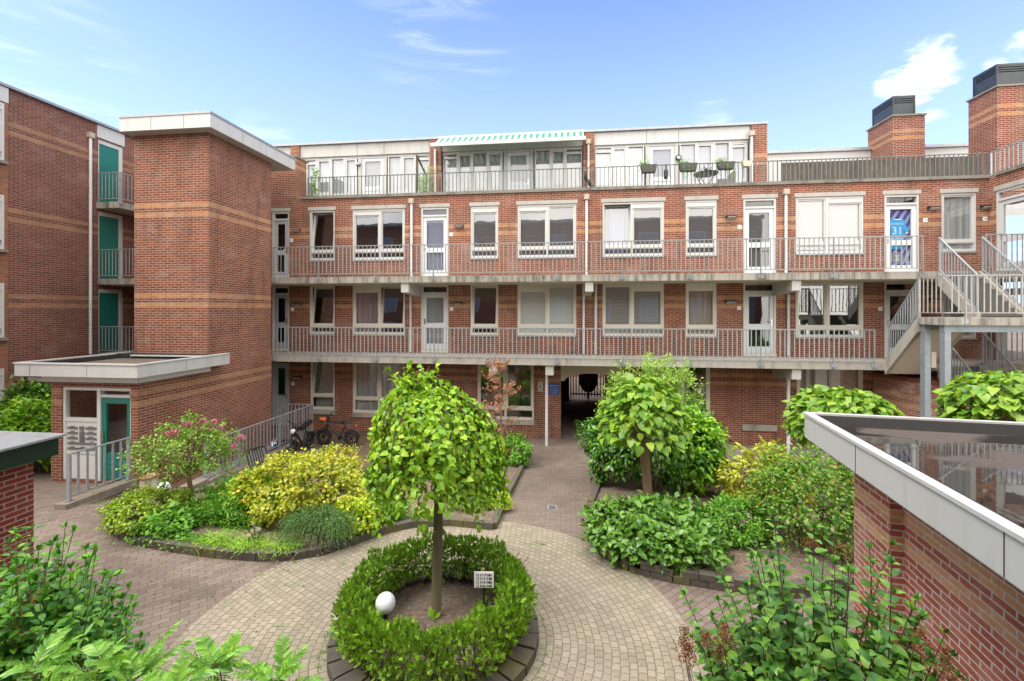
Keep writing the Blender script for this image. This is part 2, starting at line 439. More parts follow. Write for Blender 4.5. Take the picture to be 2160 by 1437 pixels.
def banner_mat():
    m, g = mk('banner_print'); uv = g('UVMap').outputs[0]
    w = g('TexWave', {'Vector': g.map(uv, (1,1,1), rot=(0,0,R(28))), 'Scale': 1.7, 'Distortion': 2.5}).outputs['Fac']
    c = g.ramp(w, [(.15, (.05,.05,.26)), (.5, (.09,.13,.42)), (.86, (.32,.42,.66))])
    fin(g, pbsdf(g, col=c, rough=.7)); return m
M['banner'] = banner_mat()
def reed_mat():
    m, g = mk('reed_screen'); uv = g('UVMap').outputs[0]
    n = g.noise(g.map(uv, (70,1.6,1)), 1.0, 4, .7)
    n2 = g.noise(uv, 3, 4)
    c = g.ramp(n, [(.3, (.045,.038,.030)), (.5, (.15,.125,.098)), (.72, (.27,.235,.19))])
    c = g.mix(.5, c, g.ramp(n2, [(.3,.55),(.7,1.0)]), 'MULTIPLY')
    fin(g, pbsdf(g, col=c, rough=.9, nrm=bump(g, n, .6, .01))); return m
M['reed'] = reed_mat()
def awning_mat():
    m, g = mk('awning_stripes'); x = g('SeparateXYZ', {0: g('UVMap').outputs[0]}).outputs[0]
    t = g.math('FRACT', g.math('DIVIDE', x, .235))
    c = g.mix(g.math('LESS_THAN', t, .5), (.58,.58,.55), (.02,.23,.155))
    a = pbsdf(g, col=c, rough=.8); tr = g('BsdfTranslucent', {'Color': c}).outputs[0]
    fin(g, g('MixShader', {0: .18, 1: a, 2: tr}).outputs[0]); return m
M['awning'] = awning_mat()

FK = (1.5, 1.52, 1.3)
def leaf_mat(name, cols, trans=.32, rough=.38, glow=1.5, spec=.45):
    foliage = 'petal' not in name and 'dry' not in name and 'litter' not in name and 'golden' not in name and 'aucuba' not in name and 'catalpa' not in name
    m, g = mk(name)
    r = g('NewGeometry').outputs['Random Per Island']
    cols = [tuple(min(.85, x*k) for x, k in zip(c, FK)) for c in cols] if foliage else cols
    st = [(i/(len(cols)-1) if len(cols) > 1 else 0, c) for i, c in enumerate(cols)]
    c = g.ramp(r, st)
    n = g.noise(g('NewGeometry').outputs['Position'], 22, 3)
    c = g.mix(.25, c, g.ramp(n, [(.3,.6),(.7,1.0)]), 'MULTIPLY')
    c = g.mix(.55, c, g.ramp(g.noise(g('NewGeometry').outputs['Position'], 4.5, 3), [(.32,(.58,.68,.6)),(.66,(1.0,1.0,1.0))]), 'MULTIPLY')
    a = pbsdf(g, col=c, rough=rough, spec=spec)
    tc = g.mix(1.0, c, (min(1,1.25*glow),min(1,1.15*glow),.45), 'MULTIPLY')
    t = g('BsdfTranslucent', {'Color': tc}).outputs[0]
    fin(g, g('MixShader', {0: trans, 1: a, 2: t}).outputs[0]); return m
LG = lambda *c: list(c)
M['lf_mulberry'] = leaf_mat('mulberry_leaf', [(.11,.235,.018),(.17,.34,.022),(.25,.43,.028),(.38,.52,.035),(.13,.27,.025)])
M['lf_catalpa'] = leaf_mat('catalpa_leaf', [(.13,.31,.03),(.19,.39,.035),(.28,.47,.04),(.38,.54,.045),(.17,.34,.04)])
M['lf_laurel'] = leaf_mat('laurel_leaf', [(.022,.085,.014),(.040,.13,.016),(.070,.19,.020),(.14,.28,.025)], .2, .25)
M['lf_laurel_b'] = leaf_mat('laurel_bright', [(.05,.16,.014),(.12,.28,.018),(.22,.40,.025),(.30,.47,.03)], .28, .28)
M['lf_yew'] = leaf_mat('yew_needles', [(.05,.14,.016),(.12,.25,.02),(.21,.36,.024),(.30,.44,.03)], .25, .45)
M['lf_euonymus'] = leaf_mat('golden_leaf', [(.66,.58,.035),(.74,.64,.05),(.42,.52,.03),(.60,.60,.045),(.22,.38,.03),(.76,.70,.16)], .28, .35)
M['lf_gold'] = leaf_mat('gold_green_leaf', [(.32,.42,.025),(.50,.52,.035),(.20,.35,.025),(.40,.47,.03)], .28, .35)
M['lf_privet'] = leaf_mat('privet_leaf', [(.13,.25,.02),(.24,.37,.03),(.33,.42,.03),(.08,.18,.02),(.38,.40,.05)], .28, .4)
M['lf_green'] = leaf_mat('herb_leaf', [(.075,.21,.025),(.12,.29,.03),(.19,.36,.04)], .3, .45)
M['lf_light'] = leaf_mat('light_leaf', [(.20,.37,.03),(.29,.45,.04),(.15,.30,.03)], .32, .42)
M['lf_rosemary'] = leaf_mat('rosemary_needle', [(.055,.125,.035),(.085,.17,.045),(.14,.22,.07)], .2, .5)
M['lf_willow'] = leaf_mat('silver_green_leaf', [(.16,.29,.05),(.25,.39,.075),(.35,.47,.13),(.21,.34,.05)], .32, .42)
M['lf_viburnum'] = leaf_mat('viburnum_leaf', [(.05,.14,.022),(.085,.20,.028),(.14,.27,.035),(.11,.20,.06)], .2, .32)
M['lf_abelia'] = leaf_mat('abelia_leaf', [(.055,.15,.02),(.075,.18,.022),(.12,.24,.025),(.18,.30,.03),(.085,.20,.022),(.14,.26,.03),(.30,.15,.04)], .26, .4)
M['lf_aucuba'] = leaf_mat('aucuba_leaf', [(.52,.52,.035),(.64,.60,.06),(.36,.45,.03),(.66,.64,.15)], .28, .35)
M['lf_lilac'] = leaf_mat('lilac_leaf', [(.035,.115,.022),(.06,.16,.027),(.10,.225,.032),(.17,.31,.04)], .22, .34)
M['lf_weigela'] = leaf_mat('weigela_leaf', [(.03,.12,.018),(.055,.18,.020),(.10,.27,.025),(.19,.38,.03)], .28, .36)
M['lf_mahonia'] = leaf_mat('mahonia_leaf', [(.085,.24,.035),(.15,.33,.05),(.21,.40,.06),(.27,.44,.07)], .25, .30)
M['lf_red'] = leaf_mat('copper_leaf', [(.24,.085,.055),(.38,.15,.11),(.13,.065,.04),(.44,.20,.16),(.17,.15,.05)], .3, .45, 1.0)
M['lf_rose'] = leaf_mat('rose_leaf', [(.07,.18,.024),(.12,.25,.028),(.20,.33,.035),(.27,.33,.05)], .28, .42)
M['petal'] = leaf_mat('rose_petal', [(.62,.16,.28),(.75,.30,.42),(.80,.48,.56)], .3, .5, .8)
M['petal_red'] = leaf_mat('rosebud_petal', [(.50,.03,.07),(.60,.08,.12)], .2, .5, .8)
M['petal_yellow'] = leaf_mat('yellow_petal', [(.75,.55,.02),(.85,.65,.04)], .3, .5, .8)
M['allium'] = leaf_mat('allium_head', [(.50,.40,.46),(.62,.54,.56),(.40,.30,.38)], .3, .6, .8)
M['lf_grass'] = leaf_mat('grass_blade', [(.13,.29,.03),(.22,.39,.04),(.34,.46,.06)], .3, .45)
M['dry'] = leaf_mat('dry_panicle', [(.30,.12,.045),(.20,.075,.03),(.40,.19,.08)], .15, .8, .8)
M['litter'] = leaf_mat('leaf_litter', [(.30,.20,.11),(.20,.12,.07),(.42,.32,.2)], .1, .8, .8)

def paving(name, rot, c1, c2, mort, bw, rh, moss=.5, msz=.006, wet=None):
    m, g = mk(name); uv = g('UVMap').outputs[0]
    pos = g('NewGeometry').outputs['Position']
    wob = g('TexNoise', {'Vector': uv, 'Scale': 2.2, 'Detail': 3.0}).outputs['Color']
    uvw = g('VectorMath', {0: uv, 1: g('VectorMath', {0: wob, 'Scale': .034}, operation='SCALE').outputs[0]}).outputs[0]
    b = g('TexBrick', {'Vector': g.map(uvw, rot=(0,0,R(rot))), 'Scale': 1.0, 'Mortar Size': msz, 'Mortar Smooth': .35, 'Bias': 0.0,
          'Brick Width': bw, 'Row Height': rh, 'Color1': rgba(c1), 'Color2': rgba(c2), 'Mortar': rgba(mort)}, offset=.5)
    c = b.outputs[0]
    grit = g.noise(pos, 55, 4, .75)
    c = g.mix(.6, c, g.ramp(grit, [(.25,.45),(.7,1.0)]), 'MULTIPLY')
    c = g.mix(.55, c, g.ramp(g.noise(pos, .7, 6, .65), [(.3,.48),(.66,1.0)]), 'MULTIPLY')
    pale = g.ramp(g.noise(g.map(pos, loc=(4,2,0)), 1.7, 6, .7), [(.54,0),(.72,1)])
    c = g.mix(g.math('MULTIPLY', pale, .3), c, (.36,.30,.25))
    mo = g.math('MULTIPLY', g.math('MULTIPLY', b.outputs['Fac'], g.ramp(g.noise(pos, .8, 4), [(.42,0),(.62,1)])), moss)
    c = g.mix(mo, c, (.10,.13,.025))
    h = g.math('ADD', g.math('SUBTRACT', 1.0, b.outputs['Fac']), g.math('MULTIPLY', grit, .3))
    fin(g, pbsdf(g, col=c, rough=.82, spec=.3, nrm=bump(g, h, .6, .008))); return m
M['paving'] = paving('paving_brick', -42, (.30,.235,.195), (.215,.165,.14), (.135,.105,.08), .205, .103, .42)
M['setts'] = paving('paving_setts', 0, (.41,.355,.275), (.315,.27,.205), (.18,.15,.105), .105, .098, .6, .0055)
M['path'] = paving('paving_path', 0, (.275,.215,.178), (.21,.165,.14), (.13,.10,.078), .205, .07, .4)
M['tiles'] = paving('paving_tiles', 0, (.30,.265,.235), (.24,.215,.19), (.12,.10,.085), .30, .30, .2, .006)
M['brown_paving'] = paving('paving_patio', 0, (.225,.140,.090), (.165,.105,.070), (.075,.052,.035), .20, .085, .35, .008)
M['kerb'] = pm('kerb_block', (.095,.082,.068), .9, .3, 14, bmp=.4, dirt=(.135,.115,.035), dscale=1.8, dlo=.5, dhi=.68)
M['kerb_conc'] = pm('kerb_concrete', (.235,.20,.155), .9, .2, 9, bmp=.3, dirt=(.115,.10,.065), dscale=2)
M['pit'] = pm('pit_wall', (.56,.565,.57), .85, .08, 3, dirt=(.42,.43,.43))
M['bitumen'] = pm('bitumen_felt', (.042,.04,.039), .95, .3, 60, bmp=.5, spec=.12, dirt=(.03,.029,.028), dscale=3)
def wet_roof():
    m, g = mk('wet_roof_felt'); p = g('NewGeometry').outputs['Position']
    a = g.noise(g.map(p, (.55,.8,1), loc=(1.2,.6,0)), 1.0, 3, .45)
    wet = g.ramp(a, [(.37, 1), (.41, 0)])
    n = g.noise(p, 30, 5, .7)
    dry = g.mix(n, (.06,.05,.043), (.115,.095,.08))
    wetc = g.mix(n, (.016,.014,.012), (.03,.026,.023))
    nrm = bump(g, g.noise(p, 9, 3), .02, .01)
    d = pbsdf(g, col=dry, rough=.85, spec=.15)
    w = pbsdf(g, col=wetc, rough=.015, spec=.75, nrm=nrm)
    fin(g, g('MixShader', {0: g.ramp(a, [(.585, 0), (.62, 1)]), 1: w, 2: d}).outputs[0]); return m
M['wet_roof'] = wet_roof()
M['galv_col'] = pm('galvanised_column', (.27,.305,.33), .5, .2, 10, metal=.3, dirt=(.20,.225,.245), dscale=4)
M['roof_debris'] = pm('roof_gravel', (.13,.105,.08), .95, .5, 30, bmp=.6, dirt=(.05,.045,.035), dscale=4)
M['flat_roof'] = pm('flat_roof', (.10,.10,.10), .9, .2, 8)
# ------------------------------------------------------------------ windows, doors, railings
def window(par, x0, x1, z0, z1, y, bays, lo=.22, fmat='white', sill=None, name='window', out=.0):
    """bays: list of (share of width, kind, backing); kind f fixed, b with shutter box, t tilted open"""
    fr, m, g = .06, MB(), MB(); backs = {}
    ya, yb = y+.02-out, y+.13
    m.box(x0,x0+fr,ya,yb,z0,z1); m.box(x1-fr,x1,ya,yb,z0,z1)
    m.box(x0+fr,x1-fr,ya,yb,z1-fr,z1); m.box(x0+fr,x1-fr,ya-.012,yb,z0,z0+fr)
    tot = sum(b[0] for b in bays); x = x0+fr; W = x1-x0-2*fr
    for i, (w, kind, bk) in enumerate(bays):
        a, b = x, x + W*w/tot; x = b
        if i < len(bays)-1: m.box(b-.035,b+.035,ya,yb,z0+fr,z1-fr)
        a += 0 if i == 0 else .035; b -= 0 if i == len(bays)-1 else .035
        zt = z1-fr; zl = z0+fr
        if lo > 0:
            m.box(a,b,ya+.006,yb,zl+lo,zl+lo+.055)
            m.box(a,b,ya+.03,yb-.01,zl,zl+.03); m.box(a,b,ya+.03,yb-.01,zl+lo-.03,zl+lo)
            g.quad((a,y+.09,zl+.03),(b,y+.09,zl+.03),(b,y+.09,zl+lo-.03),(a,y+.09,zl+lo-.03))
            zl = zl+lo+.055
        if kind == 'b': m.box(a,b,ya-.004,yb,zt-.15,zt-.085); m.box(a,b,ya+.012,yb,zt-.085,zt); zt -= .15
        s = .05
        t, tg = MB(), MB()
        t.box(a,a+s,ya+.025,yb-.005,zl,zt); t.box(b-s,b,ya+.025,yb-.005,zl,zt)
        t.box(a+s,b-s,ya+.025,yb-.005,zl,zl+s+.02); t.box(a+s,b-s,ya+.025,yb-.005,zt-s,zt)
        tg.quad((a+s,y+.085,zl+s+.02),(b-s,y+.085,zl+s+.02),(b-s,y+.085,zt-s),(a+s,y+.085,zt-s))
        if kind == 't':
            for q in (t, tg): q.v = [(vx, vy + .17*(vz-zl)/(zt-zl), vz) for vx, vy, vz in q.v]
        m.add(t.v, t.f); g.add(tg.v, tg.f)
        if bk:
            top = zt if len(bk) < 2 or isinstance(bk, str) else zt
            mt = bk if isinstance(bk, str) else bk[0]
            frac = 0 if isinstance(bk, str) else bk[1]
            k = backs.setdefault(mt, MB())
            zb = (z0+fr) if frac == 0 else zl+(zt-zl)*frac
            if mt.startswith('curtain'):
                n = max(8, int((b-a)*16)); yy = y+(.31 if kind == 't' else .15)
                pts = [(a+(b-a)*i/n, yy + .025*sin(i*1.9+x0*3)) for i in range(n+1)]
                for i in range(n): k.quad((*pts[i],zb),(*pts[i+1],zb),(*pts[i+1],top),(*pts[i],top))
            else: k.quad((a,y+.094+(.18 if kind=='t' else 0),zb),(b,y+.094+(.18 if kind=='t' else 0),zb),(b,y+.094+(.18 if kind=='t' else 0),top),(a,y+.094+(.18 if kind=='t' else 0),top))
    o = m.build(name, M[fmat], par, uv=False)
    g.build('pane', M['glass'], o, uv=False)
    for mt, k in backs.items():
        k.build('curtain' if mt.startswith('curtain') else 'blind', M[mt], o)
    if sill:
        MB().box(x0-sill[0],x1+sill[0],y-sill[1],y+.02,z0-sill[2],z0-.004).build('sill', M[sill[3]], o)
    return o
def door(par, x0, x1, z0, z1, y, leaf='door_paint', fmat='white', hinge='l', back=None, transom=.26, low='glass', thresh=True):
    fr, m = .065, MB(); ya, yb = y+.015, y+.13
    m.box(x0,x0+fr,ya,yb,z0,z1); m.box(x1-fr,x1,ya,yb,z0,z1); m.box(x0+fr,x1-fr,ya,yb,z1-fr,z1)
    zt = z1-fr; g = MB()
    if transom:
        m.box(x0+fr,x1-fr,ya-.006,yb,zt-transom,zt-transom+.065)
        g.quad((x0+fr,y+.09,zt-transom+.065),(x1-fr,y+.09,zt-transom+.065),(x1-fr,y+.09,zt),(x0+fr,y+.09,zt)); zt -= transom
    if thresh: m.box(x0,x1,ya-.03,yb,z0-.09,z0)
    o = m.build('door', M[fmat], par, uv=False)
    a, b, zb = x0+fr+.004, x1-fr-.004, z0+.005; zt -= .004; l = MB(); s = .125; yl, ym = y+.045, y+.105
    H = zt-zb
    l.box(a,a+s,yl,ym,zb,zt); l.box(b-s,b,yl,ym,zb,zt); l.box(a+s,b-s,yl,ym,zt-.13,zt)
    l.box(a+s,b-s,yl,ym,zb,zb+.22); l.box(a+s,b-s,yl,ym,zb+H*.40,zb+H*.40+.17)
    g.quad((a+s,y+.08,zb+H*.40+.17),(b-s,y+.08,zb+H*.40+.17),(b-s,y+.08,zt-.13),(a+s,y+.08,zt-.13))
    if low == 'glass': g.quad((a+s,y+.08,zb+.22),(b-s,y+.08,zb+.22),(b-s,y+.08,zb+H*.40),(a+s,y+.08,zb+H*.40))
    else: l.box(a+s,b-s,yl+.02,ym-.01,zb+.22,zb+H*.40)
    l.build('leaf', M[leaf], o, uv=False); g.build('pane', M['glass_door'], o, uv=False)
    hx = a+.06 if hinge == 'r' else b-.06
    h = MB(); h.box(hx-.018,hx+.018,yl-.012,yl,zb+.93,zb+1.13); h.tube([(hx,yl-.01,zb+1.05),(hx,yl-.05,zb+1.05),(hx+(.11 if hinge=='r' else -.11),yl-.05,zb+1.05)],.009,6)
    h.build('handle', M['chrome'], o, uv=False)
    if back:
        MB().quad((a,y+.125,zb),(b,y+.125,zb),(b,y+.125,zt),(a,y+.125,zt)).build('blind', M[back], o)
    return o
def railing(name, label, A, B, h, posts, mat='rail', gap=.10, sp=.14, bar=.013, drop=.2, group=None, plate=True, cat='railing', hand=.042, pw=.05, bp=None):
    """A, B: foot points; posts: parts of the length; bars of each field are one panel"""
    A, B = Vector(A), Vector(B); L = (B-A).length
    t = thing(name, label, cat, tuple(A), group=group)
    up = Vector((0,0,1)); P = lambda s, z: A.lerp(B, s) + up*z
    MB().beam(P(0,h), P(1,h), hand, hand*.62).build('handrail', M[mat], t, uv=False)
    MB().beam(P(0,gap), P(1,gap), .03, .022).build('bottom_rail', M[mat], t, uv=False)
    d = (B-A).normalized(); n = Vector((d.y,-d.x,0)).normalized()
    for s in posts:
        m = MB(); m.beam(P(s,-drop), P(s,h-hand*.3), pw*.45, pw, up=tuple(n))
        if plate and drop > .1: 
            c = P(s,-drop+.10); m.beam(c-d*.075-n*.004, c+d*.075-n*.004, .014, .12)
        elif plate: m.box(P(s,0).x-.05,P(s,0).x+.05,P(s,0).y-.05,P(s,0).y+.05,P(s,0).z,P(s,0).z+.012)
        m.build('post', M[bp or mat], t, uv=False)
    ps = sorted({0.0, 1.0, *posts})
    for s0, s1 in zip(ps[:-1], ps[1:]):
        if (s1-s0)*L < .12: continue
        k = max(1, round((s1-s0)*L/sp)); m = MB()
        for i in range(1, k): 
            q = P(s0+(s1-s0)*i/k, 0); m.beam(q+up*gap, q+up*(h-hand*.3), bar*2, bar*1.1, up=tuple(n))
        if k > 1: m.build('bar_panel', M[mat], t, uv=False)
    return t

# ------------------------------------------------------------------ main apartment block
WY, GY = 16.1, 14.68
X = lambda px: XY(px, WY)
XL, XR = -16.75, 13.26
F1, F2, F3 = 2.98, 5.66, 8.42
blk = thing('apartment_building', 'long red brick apartment block with access galleries and a set-back white top floor', 'building', (0, WY, 0))
L2, L1, L0 = [], [], []
def W_(px0, px1, z0, z1, lst): h = (X(px0), X(px1), z0, z1); lst.append(h); return h
H2, S2, H1, S1 = 8.26, 6.40, 5.44, 3.63
wins = [  # px range, bays on level 2, bays on level 1
 (653, 706,  [(1,'t',None)], [(1,'t',None)]),
 (743.5,854, [(1.1,'b',None),(1,'f',None)], [(1.1,'b','curtain_pink'),(1,'t',None)]),
 (992.6,1051,[(1,'b','blind_dark')], [(1,'t',None)]),
 (1091.5,1215.5,[(1.05,'b','blind_dark'),(1,'f','blind_dark')], [(1.05,'b','frost'),(1,'f','frost')]),
 (1271,1401, [(1,'t','curtain_blue'),(1.1,'b','blind_dark')], [(1,'f','blind'),(1.1,'b','blind')]),
 (1446.5,1512,[(1,'b','blind_dark')], [(1,'b','curtain_brown')]),
 (1678.5,1822,[(1,'f','blind'),(1.15,'b','blind')], [(1,'f',None),(1.1,'f',None)]),
 (1986,2060, [(1,'f','curtain')], [(1,'f','curtain')]),
]
doors = [(573.5,610),(888,945.8),(1568,1637.5),(1865.5,1939)]
for a, b, *_ in wins: W_(a,b,S2,H2,L2); W_(a,b,S1,H1,L1)
for a, b in doors: W_(a,b,F2+.1,H2,L2); W_(a,b,F1+.1,H1,L1)
gw = [(654.6,706,.80,2.72),(744,854,.72,2.72),(1007,1126,.62,2.72),(1380,1498,.60,2.72),(1681,1821,.2,2.72)]
for a, b, c, d in gw: W_(a,b,c,d,L0)
W_(573.5,610,.15,2.72,L0)
PASS = (X(1183), X(1316))
L0.append((PASS[0], PASS[1], -.5, 2.75))
MB().wall(XL, XR, -.5, 8.70, WY, L0+L1+L2).build('wall', M['brick'], blk)
for (a, b, c2, c1) in wins:
    window(blk, X(a), X(b), S2, H2, WY, c2, sill=(.0,.035,.05,'trim'))
    window(blk, X(a), X(b), S1, H1, WY, c1, sill=(.0,.035,.05,'trim'), fmat='cream')
for i, (a, b) in enumerate(doors):
    hg = 'r' if i in (1, 3) else 'l'
    d2 = door(blk, X(a), X(b), F2+.1, H2, WY, leaf='door_dim' if i == 0 else 'door_paint', hinge=hg, back=[None,'screen_blue',None,None][i] if i != 2 else 'blind_dark')  # screen behind the second door's glass stands in for a grey pane reflection
    door(blk, X(a), X(b), F1+.1, H1, WY, leaf='door_dim' if i == 0 else 'door_paint', hinge=hg, fmat='cream', back='blind' if i == 1 else None)
    if i == 3: jersey_door = d2
for a, b in [w[:2] for w in wins]+doors:                             # lintels over the upper windows
    MB().box(X(a)-.05,X(b)+.05,WY-.012,WY+.1,H2+.012,H2+.145).build('lintel', M['lintel'], blk)
g0 = [([(1,'t','blind')],.42), ([(1,'f','curtain'),(1,'f','curtain')],.42), ([(1,'f',None),(1,'f',None)],.30),
      ([(1,'f',None),(1,'f',None)],.30), ([(1.2,'f','curtain_brown'),(1,'f','curtain_brown')],.4)]
for (a, b, c, d), (bays, lo) in zip(gw, g0):
    window(blk, X(a), X(b), c, d, WY, bays, lo=lo, fmat='cream', sill=(.02,.05,.16,'concrete') if c > .3 else None)
door(blk, X(573.5), X(610), .25, 2.72, WY, leaf='door_dim', fmat='door_dim', transom=.2, low='panel')
MB().box(X(1565),X(1638),WY-.05,WY-.002,.50,.70).build('stone_ledge', M['concrete'], blk)
m = MB()
for px in (1150,1540,1610): m.box(X(px)-.055,X(px)+.055,WY-.004,WY-.001,.10,.15)
m.build('wall_vents', M['shadow_gap'], blk, uv=False)
m = MB()
for px in (1565,1637): m.box(X(px)-.006,X(px)+.006,WY-.004,WY-.001,.0,2.74)
m.build('expansion_joint', M['shadow_gap'], blk, uv=False)
# rooms behind the glass
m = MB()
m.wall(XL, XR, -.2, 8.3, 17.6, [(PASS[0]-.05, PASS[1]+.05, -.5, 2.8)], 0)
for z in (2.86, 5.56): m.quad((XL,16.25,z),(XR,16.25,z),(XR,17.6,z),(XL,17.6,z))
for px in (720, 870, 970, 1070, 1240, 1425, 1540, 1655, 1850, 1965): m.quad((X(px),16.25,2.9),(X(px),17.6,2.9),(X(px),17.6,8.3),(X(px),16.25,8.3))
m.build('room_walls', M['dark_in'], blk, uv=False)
# passage
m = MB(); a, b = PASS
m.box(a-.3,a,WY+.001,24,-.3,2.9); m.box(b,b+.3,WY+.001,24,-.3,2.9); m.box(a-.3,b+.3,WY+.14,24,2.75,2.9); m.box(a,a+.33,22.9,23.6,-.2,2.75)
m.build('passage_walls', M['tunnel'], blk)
n = 24; mid, hw = (a+b)/2, (b-a)/2
pts = [(a,2.75),(a,2.05),(a+.14,2.05)]
pts += [(mid - (hw-.14)*cos(pi*i/n), 2.05 + .27*sin(pi*i/n)) for i in range(1,n)] + [(b-.14,2.05),(b,2.05),(b,2.75)]
m = MB()
top = [(x, 2.75) for x, z in pts[1:-1]]
low = pts[1:-1]
for i in range(len(low)-1):
    x0_, x1_ = low[i][0], low[i+1][0]
    if abs(x1_-x0_) < 1e-6: continue
    m.quad((x0_,WY-.03,low[i][1]),(x1_,WY-.03,low[i+1][1]),(x1_,WY-.03,2.748),(x0_,WY-.03,2.748))
    m.quad((x0_,WY+.3,low[i][1]),(x1_,WY+.3,low[i+1][1]),(x1_,WY-.03,low[i+1][1]),(x0_,WY-.03,low[i][1]))
m.build('arch', M['plaster'], blk)
# gallery slabs and their brackets
MB().box(XL,XR,GY,WY-.003,5.45,5.66).build('gallery_slab', M['concrete_stain'], blk)
MB().box(XL,XR,GY,WY-.003,2.75,2.98).build('gallery_slab', M['concrete'], blk)
MB().box(XL+.02,XR-.02,GY+.03,WY-.02,5.435,5.449).build('soffit', M['soffit'], blk, uv=False)
for px, z in ((854,5.45),(1243,5.45),(1680,5.45),(1040,2.75),(1159,2.75),(1680,2.75)):
    x = XY(px, 14.75); zt = z-.016
    MB().prx([(14.74,zt),(14.74,zt-.31),(WY-.003,zt-.42),(WY-.003,zt)], x-.13, x+.13).build('bracket', M['fascia_old'], blk)
# parapet coping, left wing wall
MB().box(X(636),XR,WY-.06,WY+.28,8.70,8.80).build('coping', M['coping'], blk)
m = MB(); x1 = X(625); m.box(XL,x1,WY-.001,WY+.20,8.70,10.30); m.box(x1-.22,x1,WY+.2,16.78,8.70,10.30)
m.build('wing_wall', M['brick_top'], blk)
MB().box(XL,x1+.05,WY-.05,WY+.25,10.30,10.37).build('coping', M['coping'], blk)
MB().box(x1-.27,x1+.05,WY+.25,16.83,10.30,10.37).build('coping', M['coping'], blk)
MB().box(XL,XR,WY+.28,24,8.30,8.42).build('terrace_floor', M['tiles'], blk)
# top floor, set back behind its terrace
PY = 17.9
Q = lambda px: XY(px, PY)
PX1 = Q(1615)
units = [([(646,666),(669.5,696),(699,724.5),(728.5,753)], (762,809), [(818,845),(849.5,876.5),(878.5,907)]),
         ([(935,963),(967.5,994.5),(997.5,1027),(1029.5,1060)], (1069,1118), [(1127.5,1159),(1163.5,1191),(1195,1228)]),
         ([(1255,1289),(1293,1321),(1325,1359)], (1369.5,1424), [(1433.5,1467),(1470.5,1503.5),(1508,1537),(1543,1577)])]
backs = [['screen_pale','curtain'],['curtain','curtain'],['frost','screen_blue']]
holes = []
for l, d, r in units:
    for a, b in (l[0][0],l[-1][1]), (r[0][0],r[-1][1]): holes.append((Q(a),Q(b),8.62,10.86))
    holes.append((Q(d[0]),Q(d[1]),8.5,10.86))
MB().wall(XL, PX1, 8.42, 11.40, PY, holes).build('top_floor_wall', M['fascia_old'], blk)
for (l, d, r), bk in zip(units, backs):
    for k, grp in enumerate((l, r)):
        fr = MB(); gl = MB(); bl = MB(); x0, x1 = Q(grp[0][0]), Q(grp[-1][1])
        edges = [x0]+[(Q(grp[i][1])+Q(grp[i+1][0]))/2 for i in range(len(grp)-1)]+[x1]
        y0 = PY+.01
        fr.box(x0,x1,y0,PY+.12,10.80,10.86); fr.box(x0,x1,y0,PY+.12,9.28,9.38); fr.box(x0,x1,y0+.02,PY+.1,8.62,9.28)
        for e in edges: fr.box(e-.045,e+.045,y0-.01,PY+.12,8.62,10.8)
        for i, (e0, e1) in enumerate(zip(edges[:-1], edges[1:])):
            if (k == 0 and i == 0) or (k == 1 and i == len(grp)-1): fr.box(e0,e1,y0,PY+.12,10.62,10.7)
            if i % 2 == 1:
                fr.box(e0+.045,e0+.10,y0+.01,PY+.11,9.38,10.8); fr.box(e1-.10,e1-.045,y0+.01,PY+.11,9.38,10.8)
                fr.box(e0+.1,e1-.1,y0+.01,PY+.11,10.73,10.8); fr.box(e0+.1,e1-.1,y0+.01,PY+.11,9.38,9.45)
            gl.quad((e0,PY+.08,9.38),(e1,PY+.08,9.38),(e1,PY+.08,10.8),(e0,PY+.08,10.8))
        bl.quad((x0,PY+.14,9.3),(x1,PY+.14,9.3),(x1,PY+.14,10.85),(x0,PY+.14,10.85))
        w = fr.build('window', M['white'], blk, uv=False)
        gl.build('pane', M['glass'], w, uv=False); bl.build('blind', M[bk[k]], w)
    o = door(blk, Q(d[0])-.05, Q(d[1])+.05, 8.56, 10.86, PY, transom=0, low='panel', back=bk[1])
for a, b in ((617,635),(908.5,932),(1230,1253.5),(1582,1615)):
    MB().box(Q(a),Q(b),PY-.14,PY-.002,8.42,11.38).build('pier', M['brick_top'], blk)
m = MB(); m.quad((PX1,PY,8.42),(PX1,24,8.42),(PX1,24,11.4),(PX1,PY,11.4)); m.quad((XL,24,0),(a_:=PASS[0],24,0),(a_,24,11.4),(XL,24,11.4))
m.quad((PASS[1],24,0),(XR+4,24,0),(XR+4,24,8.4),(PASS[1],24,8.4)); m.quad((a_,24,2.75),(PASS[1],24,2.75),(PASS[1],24,11.4),(a_,24,11.4))
m.build('rear_wall', M['brick'], blk)
fp = [(617,'s'),(708,754),(754,811),(811,907)]
for a, b in ((500,617),(635,754.5),(755,811),(811.5,908.5),(932,1101),(1102,1230),(1253.5,1363),(1363.5,1430.5),(1431,1581.5)):
    MB().box(Q(a)+.004,Q(b)-.004,PY-.06,PY-.003,10.90,11.385).build('fascia_panel', M['fascia'] if a > 1240 else M['fascia_old'], blk)
m = MB(); m.box(XL,PX1+.03,PY-.17,24,11.39,11.47); m.build('roof_edge', M['trim'], blk)
m = MB(); m.wall(XL, PX1, 8.45, 11.35, 18.9, [], 0); m.build('top_room_walls', M['dark_in'], blk, uv=False)
